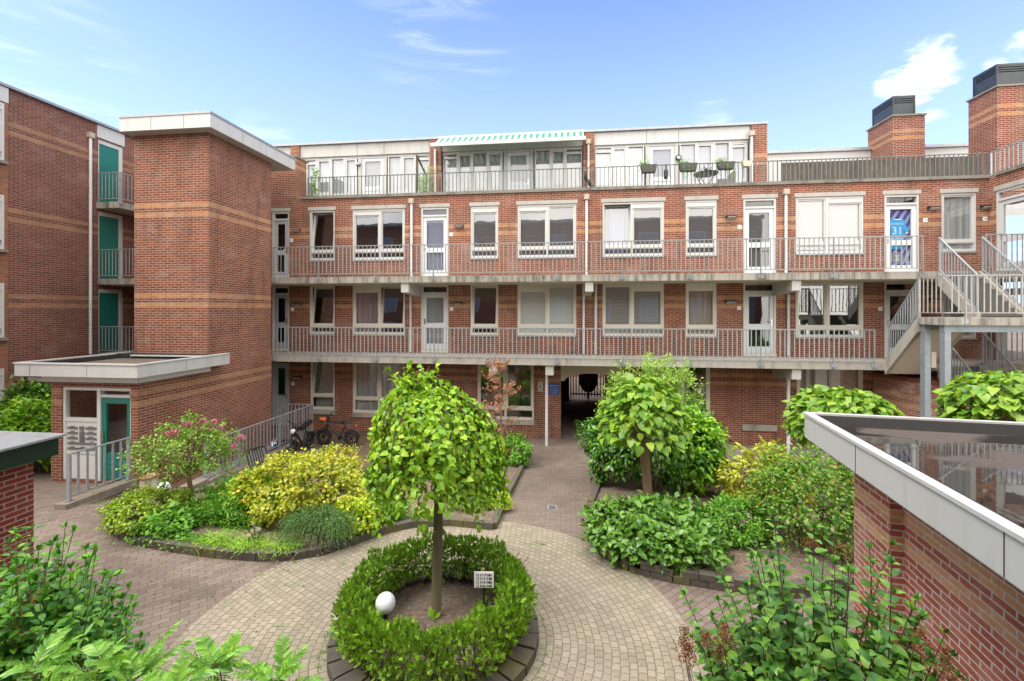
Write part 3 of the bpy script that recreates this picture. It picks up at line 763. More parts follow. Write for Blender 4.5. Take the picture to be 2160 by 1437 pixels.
# lower block further back on the right
RY = 21.0; q = lambda px: XY(px, RY)
m = MB(); m.wall(PX1-.2, 19, 8.42, 11.32, RY, [(q(1616),q(1640),9.0,10.1)]); m.quad((PX1,RY+.3,8.6),(19,RY+.3,8.6),(19,RY+.3,11),(PX1,RY+.3,11)); m.build('rear_top_floor', M['fascia'], blk)
window(blk, q(1616), q(1640), 9.0, 10.1, RY, [(1,'f','blind_dark')], lo=0)
MB().box(PX1-.2,19,RY-.1,24,11.32,11.44).build('roof_edge', M['trim'], blk)
def chimney(par, x0, x1, y0, y1, z0, z1, cx0, cx1, cy0, cy1, zc, pipe=False):
    c = MB().box(x0,x1,y0,y1,z0,z1).build('chimney', M['brick_chim'], par)
    MB().box(x0-.05,x1+.05,y0-.05,y1+.05,z1,z1+.06).build('chimney_coping', M['coping'], c)
    m = MB(); z1 += .06
    m.box(cx0,cx1,cy0,cy1,z1,z1+(zc-z1)*.62); h = zc-z1
    for i in range(3): zz = z1+h*(.66+.1*i); m.box(cx0-.012,cx1+.012,cy0-.012,cy1+.012,zz,zz+h*.055)
    m.box(cx0+.04,cx1-.04,cy0+.04,cy1-.04,z1+h*.6,zc-.02); m.box(cx0-.015,cx1+.015,cy0-.015,cy1+.015,zc-.06,zc)
    for xx, yy in ((cx0,cy0),(cx1,cy0),(cx0,cy1),(cx1,cy1)): m.box(xx-.02,xx+.02,yy-.02,yy+.02,z1,zc-.01)
    if pipe: m.lathe([(.001,zc),(.07,zc),(.07,zc+.13),(.001,zc+.14)], ((cx0+cx1)/2-.2,(cy0+cy1)/2,0), 10)
    m.build('chimney_cap', M['charcoal'], c, uv=False)
cY = 19.7; x0, x1 = XY(1883, cY), XY(1951, cY)
chimney(blk, x0, x1, cY, 21.2, 8.42, 12.20, x0+.08, XY(1929,cY+.1), cY+.1, 21.0, 13.05)
MB().box(X(1655),X(2083),WY+.24,WY+.27,8.80,9.50).build('reed_screen', M['reed'], None, origin=(X(1870),WY+.25,8.8))
rs = bpy.data.objects['reed_screen']; tag(rs, 'brown reed screening mat tied behind the terrace railing', 'reed screen')
# right-hand wing, at a right angle to the block
wing = thing('apartment_wing', 'brick wing at the right edge with glazed white doors and a tall chimney', 'building', (XR, 0, 0), -pi/2, local=True)
wl = [(-15.85,-14.55,F2+.1,8.22),(-15.85,-14.55,F1+.1,H1)]
MB().wall(-WY, -11.2, -.3, 8.70, 0, wl).build('wall', M['brick'], wing)
MB().quad((-11.2,0,-.3),(-11.2,5,-.3),(-11.2,5,8.7),(-11.2,0,8.7)).build('end_wall', M['brick'], wing)
for h in wl:
    door(wing, h[0], h[1], h[2], h[3], 0, leaf='white', hinge='r', back=None)
    MB().box(h[0]-.06,h[1]+.06,-.015,.1,h[3]+.01,h[3]+.15).build('lintel', M['lintel'], wing)
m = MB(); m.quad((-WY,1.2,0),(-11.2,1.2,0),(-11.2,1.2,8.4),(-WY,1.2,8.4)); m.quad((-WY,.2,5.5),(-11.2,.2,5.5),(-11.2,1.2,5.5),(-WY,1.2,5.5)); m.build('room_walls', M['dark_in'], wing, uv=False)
MB().box(-WY+.28,-11.2,-.06,.28,8.70,8.80).build('coping', M['coping'], wing)
MB().box(-WY+.28,-11.2,.28,5,8.30,8.42).build('terrace_floor', M['tiles'], wing)
c2Y = 17.7
chx0, chx1 = XY(2104, c2Y), XY(2104, c2Y)+1.5
chimney(blk, chx0, chx1, c2Y, 18.85, 8.42, 12.28, chx0+.06, chx1-.2, c2Y+.1, 18.7, 13.12, True)

# ------------------------------------------------------------------ railings of the galleries
def rail_px(name, label, Y, px0, px1, zb, zt, pxs, mat, drop=.2, x_end=None, **k):
    x0, x1 = XY(px0, Y), XY(px1, Y)
    ps = [(XY(p, Y)-x0)/(x1-x0) for p in pxs]
    return railing(name, label, (x0,Y,zb), (x1,Y,zb), zt-zb, ps, mat, drop=drop, **k)
RG = GY-.03
rail_px('gallery_railing', 'long grey steel railing of the upper gallery with vertical bars', RG, 576, 1947, 5.66, 6.70, [577,672,791,914,1044,1175,1313,1456,1605,1759,1946], 'rail', group=None)
rail_px('gallery_railing', 'long grey steel railing of the lower gallery with vertical bars', RG, 576, 1846, 2.98, 3.94, [577,672.5,793,915.7,1043.7,1175,1313,1456,1605,1759,1845], 'galv', gap=.06, group=None)
rail_px('terrace_railing', 'dark steel railing along the roof terrace of the top floor', WY+.16, 649, 2084, 8.80, 9.55, [650,703,823,947,1078,1214,1345,1476,1640,1809,1972,2083], 'rail_dark', drop=0, plate=False, gap=.05)
railing('terrace_railing', 'terrace railing turning the corner on the right-hand wing', (XR+.16,WY+.1,8.80), (XR+.16,11.5,8.80), .75, [0,.4,.8], 'galv', drop=0, plate=False, gap=.05)
for z, h, nm in ((5.66,1.04,'upper'),(2.98,.96,'lower')):
    railing('gallery_railing', f'short {nm} gallery railing beside the stair head at the wing doors', (12.0,RG,z), (13.2,RG,z), h, [0,1], 'galv')
    railing('gallery_railing', f'{nm} gallery railing in front of teal door, left of brick tower', (-16.7,14.45,z), (-12.55,14.45,z), h, [0.01,.5], 'galv')
MB().box(XL,-12.55,14.48,GY-.002,5.45,5.66).build('gallery_slab', M['concrete_stain'], blk)
MB().box(XL,-12.55,14.48,GY-.002,2.75,2.98).build('gallery_slab', M['concrete'], blk)

# ------------------------------------------------------------------ outside staircase on the right
st = thing('outdoor_staircase', 'grey concrete dog-leg staircase on steel columns in the right corner', 'staircase', (10.6,13.4,0))
def flight(par, x0, x1, ya, za, yb, zb, n):                         # from top (ya, za) down to (yb, zb)
    dy, dz = (yb-ya)/n, (zb-za)/n; m = MB()
    for i in range(n):
        y0, y1, z = ya+dy*i, ya+dy*(i+1), za+dz*(i+1)
        m.box(x0+.1,x1-.1,y0-.0,y1,z-.03,z+.03); m.box(x0+.1,x1-.1,min(y0,y0+.02*(1 if dy>0 else -1)),max(y0,y0+.02*(1 if dy>0 else -1)),z+.0,z+.0-dz)
    m.build('steps', M['stairs'], par)
    for xs in (x0, x1-.1):
        MB().prx([(ya,za+.06),(ya,za-.35),(yb,zb-.35),(yb,zb+.06)], xs, xs+.1).build('stringer', M['concrete'], par)
    MB().prx([(ya,za-.25),(ya,za-.33),(yb,zb-.33),(yb,zb-.25)], x0+.1, x1-.1).build('flight_soffit', M['soffit'], par)
FX0, FX1, GX0, GX1 = 9.34, 10.52, 10.76, 11.94
LZ, LYa, LYb = 4.34, 13.40, 12.55
flight(st, GX0, GX1, GY-.002, 5.60, LYa, LZ+.05, 7)
flight(st, FX0, FX1, LYa, LZ-.04, GY-.002, 2.98, 7)
flight(st, GX0, GX1, GY-.002, 2.90, LYa, 1.62, 7)
MB().box(9.36,12.4,LYb,LYa,LZ-.19,LZ).build('landing', M['concrete_stain'], st)
MB().box(9.9,12.4,LYb,LYa,1.40,1.58).build('landing', M['concrete'], st)
for y in (13.36, 12.72):
    MB().box(9.43,9.57,y-.08,y+.08,.0,LZ-.36).build('column', M['galv_col'], st)
    MB().box(9.42,12.4,y-.08,y+.08,LZ-.36,LZ-.195).build('beam', M['galv_col'], st)
MB().box(9.60,9.72,13.30,13.38,3.0,3.42).build('electric_box', M['hopper'], st)
railing('stair_railing', 'stair railing rising to the landing at the lower gallery end', (FX0+.03,GY-.1,3.02), (FX0+.03,LYa,4.38), .98, [.03,.97], 'galv', drop=.15, plate=False)
railing('stair_railing', 'short worn landing railing on the open left side above steel column', (FX0+.03,LYa,4.36), (FX0+.03,LYb,4.36), 1.03, [.02], 'galv_rust', drop=.15, plate=False)
railing('stair_railing', 'worn brownish landing railing facing the court, above steel column', (FX0+.03,LYb,4.36), (12.4,LYb,4.36), 1.03, [.15,.7], 'galv_rust', drop=.2)
railing('stair_railing', 'left sloping railing of the upper stair flight', (GX0+.03,GY-.02,5.62), (GX0+.03,LYa,4.42), 1.02, [.02,.98], 'galv', drop=.1, plate=False)
railing('stair_railing', 'right sloping railing of the upper stair flight', (GX1-.03,GY-.02,5.62), (GX1-.03,LYa,4.42), 1.02, [.02,.98], 'galv', drop=.1, plate=False)
railing('stair_railing', 'left sloping railing of the lowest stair flight behind pale brick wall', (GX0+.03,GY-.02,2.92), (GX0+.03,LYa,1.66), 1.0, [.02,.98], 'galv', drop=.1, plate=False)
railing('stair_railing', 'right sloping railing of the lowest stair flight by the wing door', (GX1-.03,GY-.02,2.92), (GX1-.03,LYa,1.66), 1.0, [.02,.98], 'galv', drop=.1, plate=False)
# brick wall round the foot of the stairs, sunlight painted into its pale colour
A, B, C = Vector((9.88,16.06,0)), Vector((10.55,13.30,0)), Vector((13.2,12.95,0))
w = thing('brick_garden_wall', 'pale weathered brick wall bending round the foot of the staircase', 'wall', tuple(B))
m = MB(); s = MB()
for p, q_ in ((A,B),(B,C)):
    d = (q_-p).normalized(); n = Vector((d.y,-d.x,0)); n = -n if n.dot(Vector((-1,-1,0))) < 0 else n
    a, b, e, f = p+n*.0, q_+n*.0, q_-n*.21, p-n*.21
    poly = [(v.x,v.y) for v in (a,b,e,f)]
    area = sum(poly[i][0]*poly[(i+1)%4][1]-poly[(i+1)%4][0]*poly[i][1] for i in range(4))
    if area < 0: poly.reverse()
    m.prz(poly, -.3, 2.40)
    k = int((q_-p).length/.068)
    for i in range(k):
        c = p.lerp(q_, (i+.5)/k) - n*.1; s.beam(c-d*.029+Vector((0,0,2.455)), c+d*.029+Vector((0,0,2.455)), .215, .105)
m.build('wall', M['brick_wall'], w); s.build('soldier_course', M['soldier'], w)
# ------------------------------------------------------------------ tower and entrance lodge on the left
TX = -10.15
tw = thing('stair_tower', 'tall windowless red brick tower with a white overhanging roof edge', 'tower', (TX-1.2, 13.2, 0))
TXL, TY0, TY1 = -12.52, 11.87, 14.64
MB().box(TXL,TX,TY0,TY1,3.0,9.65).build('wall', M['brick'], tw)
m = MB(); o = .36
m.box(TXL-.09,TX+o,TY0-o,15.46,9.60,9.98)
m.build('fascia', M['fascia'], tw)
MB().box(TXL-.11,TX+o+.02,TY0-o-.02,15.48,9.98,10.04).build('roof_edge', M['trim'], tw)
m = MB()
for x in (TXL+.9, TX-.45): m.box(x-.004,x+.004,TY0-o-.003,TY0-o-.001,9.61,9.97)
for y in (TY0+.9, TY0+2.0): m.box(TX+o+.001,TX+o+.003,y-.004,y+.004,9.61,9.97)
m.build('panel_joint', M['shadow_gap'], tw, uv=False)

lg = thing('entrance_lodge', 'low flat-roofed brick entrance lodge with teal glazed door and letterboxes', 'entrance building', (-11.5, 9.7, .4))
EY, EX0 = 9.71, XY(108, 9.71)
g0_ = .40
px = lambda p: XY(p, EY)
m = MB()
m.wall(EX0, TX, -.2, 2.97, EY, [(px(130), px(276), g0_, 2.66)], .12)
m.quad((TX,EY,-2.4),(TX,14.66,-2.4),(TX,14.66,3.0),(TX,EY,3.0)); m.quad((EX0,12.0,-.2),(EX0,EY,-.2),(EX0,EY,3),(EX0,12.0,3))
m.build('wall', M['brick_low'], lg)
m = MB()                                                            # pale plinth below ground level along the sunken ramp
m.box(TX+.001,TX+.03,EY+.5,14.64,-2.4,-.12); m.build('plinth', M['pit'], lg)
fx0, fx1, fy0, fy1 = XY(30.4, EY-.35), TX+.35, EY-.35, 12.25
m = MB(); m.box(fx0,fx1,fy0,fy0+.04,2.96,3.25); m.box(fx1-.04,fx1,fy0+.04,fy1,2.96,3.25); m.box(fx0,fx0+.04,fy0+.04,fy1-.4,2.96,3.25)
m.build('fascia', M['fascia'], lg)
m = MB(); m.box(fx0+.35,fx1-.25,fy0+.22,fy0+.26,2.80,2.96); m.box(fx1-.27,fx1-.23,fy0+.26,fy1-.45,2.80,2.96); m.box(fx0+.1,fx1-.1,fy0+.1,fy1-.1,2.955,2.965)
m.build('lower_fascia', M['white_panel'], lg)
m = MB(); m.box(fx0-.02,fx1+.02,fy0-.02,fy0+.07,3.25,3.28); m.box(fx1-.07,fx1+.02,fy0+.07,fy1,3.25,3.28); m.box(fx0-.02,fx0+.07,fy0+.07,fy1,3.25,3.28)
m.build('roof_edge', M['trim_white'], lg)
m = MB(); m.box(fx0+.07,fx1-.07,fy0+.07,fy1,3.02,3.13); m.build('roof', M['roof_debris'], lg)
m = MB(); m.box(fx0+.07,fx0+.16,fy0+.07,fy1,3.1,3.24); m.box(TXL-.5,TX,11.78,11.86,3.1,3.27); m.build('roof_upstand', M['bitumen'], lg)
MB().box(TXL,TX+.1,11.74,11.78,3.20,3.24).build('flashing', M['white'], lg)
m = MB()
for x in (px(98), px(215)): m.box(x-.004,x+.004,fy0-.003,fy0-.001,2.97,3.24)
m.box(fx1+.001,fx1+.003,EY+1.0,EY+1.008,2.97,3.24)
m.build('panel_joint', M['shadow_gap'], lg, uv=False)
# door and letterbox screen
x0, xm, x1 = px(130), px(206), px(276)
m = MB(); y0 = EY+.03
m.box(x0,x0+.07,y0,EY+.13,g0_,2.66); m.box(xm-.045,xm+.045,y0-.01,EY+.13,g0_,2.66); m.box(x1-.05,x1,y0,EY+.13,g0_,2.66)
m.box(x0+.07,x1-.05,y0,EY+.13,2.58,2.66); m.box(xm,x1,y0,EY+.13,2.42,2.48); m.box(x0+.07,xm-.045,y0,EY+.13,1.82,1.90)
fr = m.build('letterbox_screen', M['white_panel'], lg, uv=False)
g = MB(); g.quad((x0+.07,EY+.08,1.9),(xm-.045,EY+.08,1.9),(xm-.045,EY+.08,2.58),(x0+.07,EY+.08,2.58)); g.quad((xm+.045,EY+.08,2.48),(x1-.05,EY+.08,2.48),(x1-.05,EY+.08,2.58),(xm+.045,EY+.08,2.58))
g.build('pane', M['glass'], fr, uv=False)
m = MB(); m.box(x0+.07,xm-.045,EY+.05,EY+.12,1.02,1.82); m.box(x0+.07,xm-.045,EY+.045,EY+.12,g0_+.02,1.00); m.build('panel', M['white_panel'], fr, uv=False)
pw = xm-.045-(x0+.07); bx = x0+.07
for r in range(5):
    zz = 1.68-.125*r
    cols = [(.06,.36),(.62,.95)] if r < 3 else [(.06,.36),(.37,.66),(.67,.95)]
    for a, b in cols:
        m = MB(); m.box(bx+pw*a,bx+pw*b,EY+.03,EY+.05,zz-.05,zz); m.box(bx+pw*(a+.1),bx+pw*(b-.1),EY+.028,EY+.05,zz,zz+.025)
        m.build('letterbox', M['slot'], fr, uv=False)
m = MB(); m.box(bx+pw*.43,bx+pw*.56,EY+.03,EY+.05,1.60,1.70)
for i in range(12): m.box(bx+pw*.42,bx+pw*.58,EY+.034,EY+.05,1.27+.026*i,1.285+.026*i)
m.build('bell_panel', M['slot'], fr, uv=False)
a, b = xm+.05, x1-.055; d = MB(); yl, ym = EY+.05, EY+.11; zb, zt = g0_+.02, 2.41
d.box(a,a+.13,yl,ym,zb,zt); d.box(b-.1,b,yl,ym,zb,zt); d.box(a+.13,b-.1,yl,ym,zt-.14,zt)
for i in range(5): d.box(a+.13,b-.1,yl+.006,ym,zb+.125*i+.006,zb+.125*(i+1)-.006)
d.box(a+.13,b-.1,yl+.018,ym-.01,zb,zb+.66)
dr = d.build('door', M['teal'], lg, uv=False)
MB().quad((a+.13,EY+.08,zb+.66),(b-.1,EY+.08,zb+.66),(b-.1,EY+.08,zt-.14),(a+.13,EY+.08,zt-.14)).build('pane', M['glass_door'], dr, uv=False)
MB().box(a+.03,a+.075,yl-.03,yl,zb+.92,zb+1.16).build('handle', M['chrome'], dr, uv=False)
m = MB(); m.quad((EX0+.1,EY+1.6,0),(TX-.1,EY+1.6,0),(TX-.1,EY+1.6,2.9),(EX0+.1,EY+1.6,2.9)); m.quad((EX0+.1,EY+.15,g0_+.01),(TX-.1,EY+.15,g0_+.01),(TX-.1,EY+1.6,g0_+.01),(EX0+.1,EY+1.6,g0_+.01))
m.build('hall_walls', M['fascia_old'], lg, uv=False)
MB().box(xm+.3,xm+.62,EY+.9,EY+1.0,g0_,1.9).build('inner_door', M['teal'], lg, uv=False)
sg = MB().box(px(73),px(108),EY-.135,EY-.13,2.82,2.95).build('street_name_sign', M['white_panel'], None, uv=False)
tag(sg, 'small white street name sign with arrow under the lodge roof edge', 'sign')
text('lettering', 'Noordenbergschild', .045, M['wood_dark'], sg, (px(75),EY-.137,2.895))
m = MB(); y = EY-.137; xa, xb = px(84), px(97); m.box(xa,xb,y-.002,y,2.848,2.856); m.add([(xa-.03,y-.002,2.852),(xa+.01,y-.002,2.868),(xa+.01,y-.002,2.836)],[(0,1,2)])
m.build('arrow', M['wood_dark'], sg, uv=False)

# ------------------------------------------------------------------ house on the far left
hs = thing('apartment_house', 'dark brown brick house at the left edge with teal doors', 'building', (XL, 0, 0), pi/2, local=True)
bw = 11.80
hd = [(14.50,15.42,F3,10.70),(14.50,15.42,F2,8.10),(14.50,15.42,F1,5.30),(14.50,15.42,.2,2.6)]
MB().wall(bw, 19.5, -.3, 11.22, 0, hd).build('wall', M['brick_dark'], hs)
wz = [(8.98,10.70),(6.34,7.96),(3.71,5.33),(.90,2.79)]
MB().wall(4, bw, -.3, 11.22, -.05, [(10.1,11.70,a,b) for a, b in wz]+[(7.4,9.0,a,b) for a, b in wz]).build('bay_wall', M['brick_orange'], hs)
MB().quad((bw,-.05,-.3),(bw,0,-.3),(bw,0,11.2),(bw,-.05,11.2)).build('bay_return', M['brick_orange'], hs)
for a, b in wz:
    for x in (10.1, 7.4): window(hs, x, x+1.6, a, b, -.05, [(1,'f',None),(1,'b',None)], sill=(.05,.09,.09,'coping'), out=.03)
MB().box(4,bw,-.07,-.052,10.75,11.2).build('fascia_panel', M['fascia'], hs)
MB().box(14.45,15.46,-.03,-.002,10.75,11.2).build('fascia_panel', M['fascia'], hs)
MB().box(4,19.5,-.12,6,11.22,11.30).build('roof_edge', M['trim'], hs)
for i, (a, b, c, d) in enumerate(hd):
    m = MB(); m.box(a,a+.05,.02,.13,c,d); m.box(b-.13,b,.02,.13,c,d); m.box(a+.05,b-.13,.02,.13,d-.14,d)
    o = m.build('door', M['white'], hs, uv=False)
    MB().box(a+.05,b-.13,.05,.11,c,d-.14).build('leaf', M['teal'], o, uv=False)
    m = MB(); m.box(b-.22,b-.18,.03,.05,c+.95,c+1.15); m.build('handle', M['chrome'], o, uv=False)
m = MB(); m.quad((4,1.3,0),(19.5,1.3,0),(19.5,1.3,11.2),(4,1.3,11.2)); m.build('room_walls', M['dark_in'], hs, uv=False)
bal = MB().box(14.42,17.5,-.93,-.002,F3-.24,F3-.02).build('balcony_slab', M['concrete_stain'], hs)
railing('balcony_railing', 'balcony railing end by the topmost teal door', (XL+.03,14.46,F3), (XL+.93,14.46,F3), 1.03, [.03], 'galv', drop=.0, plate=False)
railing('balcony_railing', 'balcony railing front running behind the brick tower', (XL+.93,14.46,F3), (XL+.93,17.4,F3), 1.03, [0,.5], 'galv', drop=.1, plate=False, pw=.11)

# ------------------------------------------------------------------ drainpipes
def drainpipe(label, x, y, z0, z1, hop=True, r=.045):
    t = thing('drainpipe', label, 'drainpipe', (x,y,z0))
    m = MB(); m.tube([(x,y,z0),(x,y,z1)], r, 10)
    for z in np.arange(z0+.35, z1-.2, 1.3): m.tube([(x,y,z),(x,y,z+.04)], r*1.22, 10)
    m.build('pipe', M['pipe'], t, smooth=False, uv=False)
    if hop: MB().box(x-.085,x+.085,y-.085,y+.085,z1,z1+.17).build('hopper', M['hopper'], t, uv=False)
    return t
PYd = WY-.055
drainpipe('drainpipe on the upper gallery wall, left of the door second from left', XY(868,PYd), PYd, 5.68, 8.42)
drainpipe('drainpipe in the middle of the upper gallery wall', XY(1237.5,PYd), PYd, 5.68, 8.38)
drainpipe('drainpipe on the upper gallery wall, left of the venetian blind window', XY(1658,PYd), PYd, 5.68, 8.36)
drainpipe('drainpipe on the lower gallery under the left concrete bracket', XY(866,PYd), PYd, 3.0, 5.10, False)
drainpipe('left one of the twin drainpipes on the lower gallery', XY(1231,PYd), PYd, 3.0, 5.43, False)
drainpipe('right one of the twin drainpipes on the lower gallery', XY(1256.5,PYd), PYd, 3.0, 5.43, False)
drainpipe('drainpipe on the lower gallery under the right concrete bracket', XY(1663,PYd), PYd, 3.0, 5.05, False)
drainpipe('drainpipe at ground level left of the blue sign', XY(1153,15.2), 15.2, .0, 2.42, False, .05)
drainpipe('drainpipe at ground level right of the stone ledge', XY(1663,15.2), 15.2, .0, 2.42, False, .05)
drainpipe('drainpipe on the top floor pier left of the awning', XY(918,PY-.2), PY-.2, 8.45, 10.95, False)
drainpipe('drainpipe on the top floor pier right of the awning', XY(1241,PY-.2), PY-.2, 8.45, 10.9)
drainpipe('drainpipe on the brick end pier of the top floor', XY(1585.5,PY-.2), PY-.2, 8.45, 10.95)
drainpipe('drainpipe on the dark brown house beside the teal doors', XL+.06, YX(191,XL+.06), 2.98, 10.62)

# ------------------------------------------------------------------ wall lamps, number plates
def wall_lamp(label, x, z, y=WY, face=None):
    t = thing('wall_lamp', label, 'wall lamp', (x,y,z), group=None)
    m = MB(); m.prx([(y-.001,z-.04),(y-.001,z+.075),(y-.13,z+.045),(y-.13,z+.02)], x-.155, x+.155); m.build('housing', M['black'], t, uv=False)
    MB().prx([(y-.02,z-.055),(y-.02,z-.03),(y-.115,z+.018),(y-.132,z-.002)], x-.13, x+.13).build('diffuser', M['fascia_old'], t, uv=False)
for px_, z, lb in ((627,7.58,'beside the far left upper gallery door'),(969,7.60,'right of the second upper gallery door'),(1541,7.70,'left of the dark screened upper door'),
                   (1967,7.83,'right of the door with the football shirt'),(2079,7.83,'in the right inner corner of the upper gallery'),
                   (628,4.78,'beside the far left lower gallery door'),(967,4.80,'right of the second lower gallery door'),(1540,4.85,'left of the third lower gallery door'),
                   (1969,4.9,'behind the stair railing on the lower gallery'),(629,2.04,'at ground level beside the far left door')):
    wall_lamp('grey box wall lamp '+lb, X(px_), z-.05)
lamp = thing('wall_lamp', 'small black bulkhead lamp left of the awning beside grey door', 'wall lamp', (Q(757),PY-.1,10.6))
MB().box(Q(757)-.09,Q(757)+.09,PY-.14,PY-.003,10.50,10.60).build('housing', M['galv'], lamp, uv=False)
lamp = thing('wall_lamp', 'round black porch lamp right of the top floor door', 'wall lamp', (Q(1430),PY-.1,10.3))
MB().ring((Q(1430),PY-.1,10.28),(0,1,0),.085,.035,18,8).build('housing', M['black'], lamp, uv=False)
MB().ball((Q(1430),PY-.09,10.28),.075,12).build('diffuser', M['globe'], lamp, smooth=True, uv=False)
def plate(num, x, z, lb, y=WY):
    o = MB().box(x-.062,x+.062,y-.014,y-.002,z-.062,z+.062).build('house_number_plate', M['sign_white'], None, uv=False, origin=(x,y,z))
    tag(o, lb, 'house number')
    text('number', num, .075, M['navy_ink'], o, (x,y-.015,z-.027), align='CENTER', origin=(x,y,z))
for num, px_, z, lb in (('151',615,7.17,'beside the far left upper gallery door'),('153',952,7.27,'right of the second upper gallery door'),('157',1560,7.33,'left of the dark screened upper door'),
                        ('159',1951.5,7.42,'right of the door with the football shirt'),('155',2077.5,7.42,'in the right inner corner of the upper gallery'),
                        ('111',617,4.56,'beside the far left lower gallery door'),('113',952.5,4.57,'right of the second lower gallery door'),('117',1559,4.60,'left of the third lower gallery door'),
                        ('119',1857,4.57,'left of the lower gallery door by the stairs'),('101',618,1.75,'at ground level beside the far left door')):
    plate(num, X(px_), z, 'small white house number plate '+lb)
# blue notice, small white notice
x0, x1 = X(1157.5), X(1179); zt, zb = 1.93, 1.55
o = MB().box(x0,x1,WY-.012,WY-.002,zb,zt).build('notice_sign', M['blue_sign'], None, uv=False, origin=(x0,WY,zb)); tag(o, 'blue private property notice on the pier beside the archway', 'sign')
for i, (s, k) in enumerate((('EIGEN TERREIN',.048),('verboden toegang',.036),('voor onbevoegden',.036),('Art. 461 W.v.Str.',.036))):
    text('lettering', s, k, M['sign_white'], o, ((x0+x1)/2,WY-.0135,zt-.085-.082*i), align='CENTER', origin=(x0,WY,zb))
x0 = X(1135); o = MB().box(x0,x0+.16,WY-.012,WY-.002,1.66,2.0).build('notice_sign', M['fascia'], None, uv=False, origin=(x0,WY,1.6)); tag(o, 'small pale notice with a black symbol left of the ground drainpipe', 'sign')
m = MB(); m.box(x0+.03,x0+.13,WY-.014,WY-.0125,1.70,1.73); m.box(x0+.05,x0+.11,WY-.014,WY-.0125,1.78,1.86); m.box(x0+.05,x0+.08,WY-.014,WY-.0125,1.90,1.95); m.build('symbol', M['sign_ink'], o, uv=False)
# gate in the passage
gt = thing('gate', 'black double bar gate with half-round plate in the passage', 'gate', (1.1,23.2,0))
gx0, gx1 = XY(1203,23.2), XY(1279,23.2); gm = (gx0+gx1)/2
for a, b in ((gx0,gm-.02),(gm+.02,gx1)):
    m = MB(); m.box(a,b,23.18,23.23,.28,.34); m.box(a,b,23.18,23.23,2.2,2.26); m.box(a,a+.05,23.17,23.24,.1,2.5); m.box(b-.05,b,23.17,23.24,.1,2.5)
    k = 6
    for i in range(1,k): x = a+(b-a)*i/k; m.tube([(x,23.205,.16),(x,23.205,2.55)],.026,6)
    m.build('gate_leaf', M['black'], gt, uv=False)
m = MB(); m.pry([(gm+.48*cos(t), 1.12+.72*sin(t)) for t in [pi+pi*i/20 for i in range(21)]], 23.12, 23.16); m.box(gm-.48,gm+.48,23.12,23.16,1.12,1.9)
m.build('half_round_plate', M['black'], gt, uv=False)
MB().box(gm-.02,gm+.02,23.10,23.12,.0,.95).build('drop_bolt', M['galv'], gt, uv=False)
bk = thing('street_house', 'pale brick house front across the street seen through the gate', 'building', (1,31,0))
MB().box(-14,18,31,31.4,-.1,7).build('wall', M['brick_wall'], bk)
m = MB()
for x in (-9,-5.5,-2,4.5,8): m.box(x,x+1.3,30.98,30.998,3.6,5.4)
m.build('window', M['dark_in'], bk, uv=False)

# ------------------------------------------------------------------ terrace things
a0, a1 = XY(908, 16.7), XY(1236, 16.7)
aw = thing('awning', 'green and white striped awning let out over the middle terrace', 'awning', ((a0+a1)/2,17.8,10.9))
yb, yf, zb_, zf = 17.74, 16.75, 11.42, 10.84
m = MB(); n = 6
for i in range(n):
    y0, y1 = yb+(yf-yb)*i/n, yb+(yf-yb)*(i+1)/n; s_ = lambda t: zb_+(zf-zb_)*t-.05*sin(pi*t)
    m.quad((a0+.06,y1,s_((i+1)/n)),(a1-.06,y1,s_((i+1)/n)),(a1-.06,y0,s_(i/n)),(a0+.06,y0,s_(i/n)))
m.build('cloth', M['awning'], aw)
m = MB(); m.box(a0,a1,yf-.07,yf+.03,zf-.13,zf+.0); m.build('front_bar', M['white'], aw, uv=False)
MB().box(a0,a1,yb-.02,yb+.1,zb_-.02,zb_+.06).build('cassette', M['white'], aw, uv=False)
for s in (.12, .88):
    x = a0+(a1-a0)*s; m = MB(); e = x+(.55 if s < .5 else -.55)
    m.tube([(x,yb,zb_-.1),(e,(yb+yf)/2,(zb_+zf)/2-.12),(x,yf,zf-.05)],.025,8); m.build('arm', M['white'], aw, uv=False)
def tub(label, c, r, h, mat='pot_glaze'):
    t = thing('plant_tub', label, 'plant pot', tuple(c))
    MB().lathe([(.001,0),(r*.8,0),(r,h*.9),(r*1.06,h*.92),(r*1.06,h),(r*.92,h),(r*.9,h*.88),(.001,h*.86)], c, 18).build('pot', M[mat], t, smooth=False, uv=False)
    return t
tc = Vector((XY(663,17.2),17.2,8.42)); t = tub('black round tub at the left end of the roof terrace', tc, .38, .62)
A = leaf_arrays()
for i in range(160):
    a = rng.uniform(0,6.28); p = tc+Vector((.2*cos(a)*rng.random(), .2*sin(a)*rng.random(), .5+rng.random()*1.3)); put(A, p, rv(.6)+Vector((0,0,.2)), rv()+Vector((0,0,1)), .12, .05)
leaf_object('foliage', A, 'oval', M['lf_green'], t)
for px_, hh in ((893,.5),(903,.7)):
    c = Vector((XY(px_,17.1),17.1,8.42)); t = thing('bamboo_plant', f'slender bamboo on the terrace near the awning, {"shorter left" if px_<900 else "taller right"} one', 'potted plant', tuple(c))
    MB().lathe([(.001,0),(.13,0),(.16,.28),(.001,.28)], c, 12).build('pot', M['clay'], t, uv=False)
    A = leaf_arrays(); s = MB()
    for i in range(9):
        b = c+Vector((rng.uniform(-.1,.1),rng.uniform(-.1,.1),.28)); e = b+Vector((rng.uniform(-.2,.2),rng.uniform(-.1,.1),.8+hh*rng.random()))
        s.tube([b,e],.006,5)
        for k in range(14): put(A, b.lerp(e, .25+.75*rng.random()), rv(.5)+Vector((0,0,.3)), rv()+Vector((0,-1,1)), .17, .028)
    s.build('canes', M['twig_green'], t, uv=False); leaf_object('foliage', A, 'lance', M['lf_light'], t)
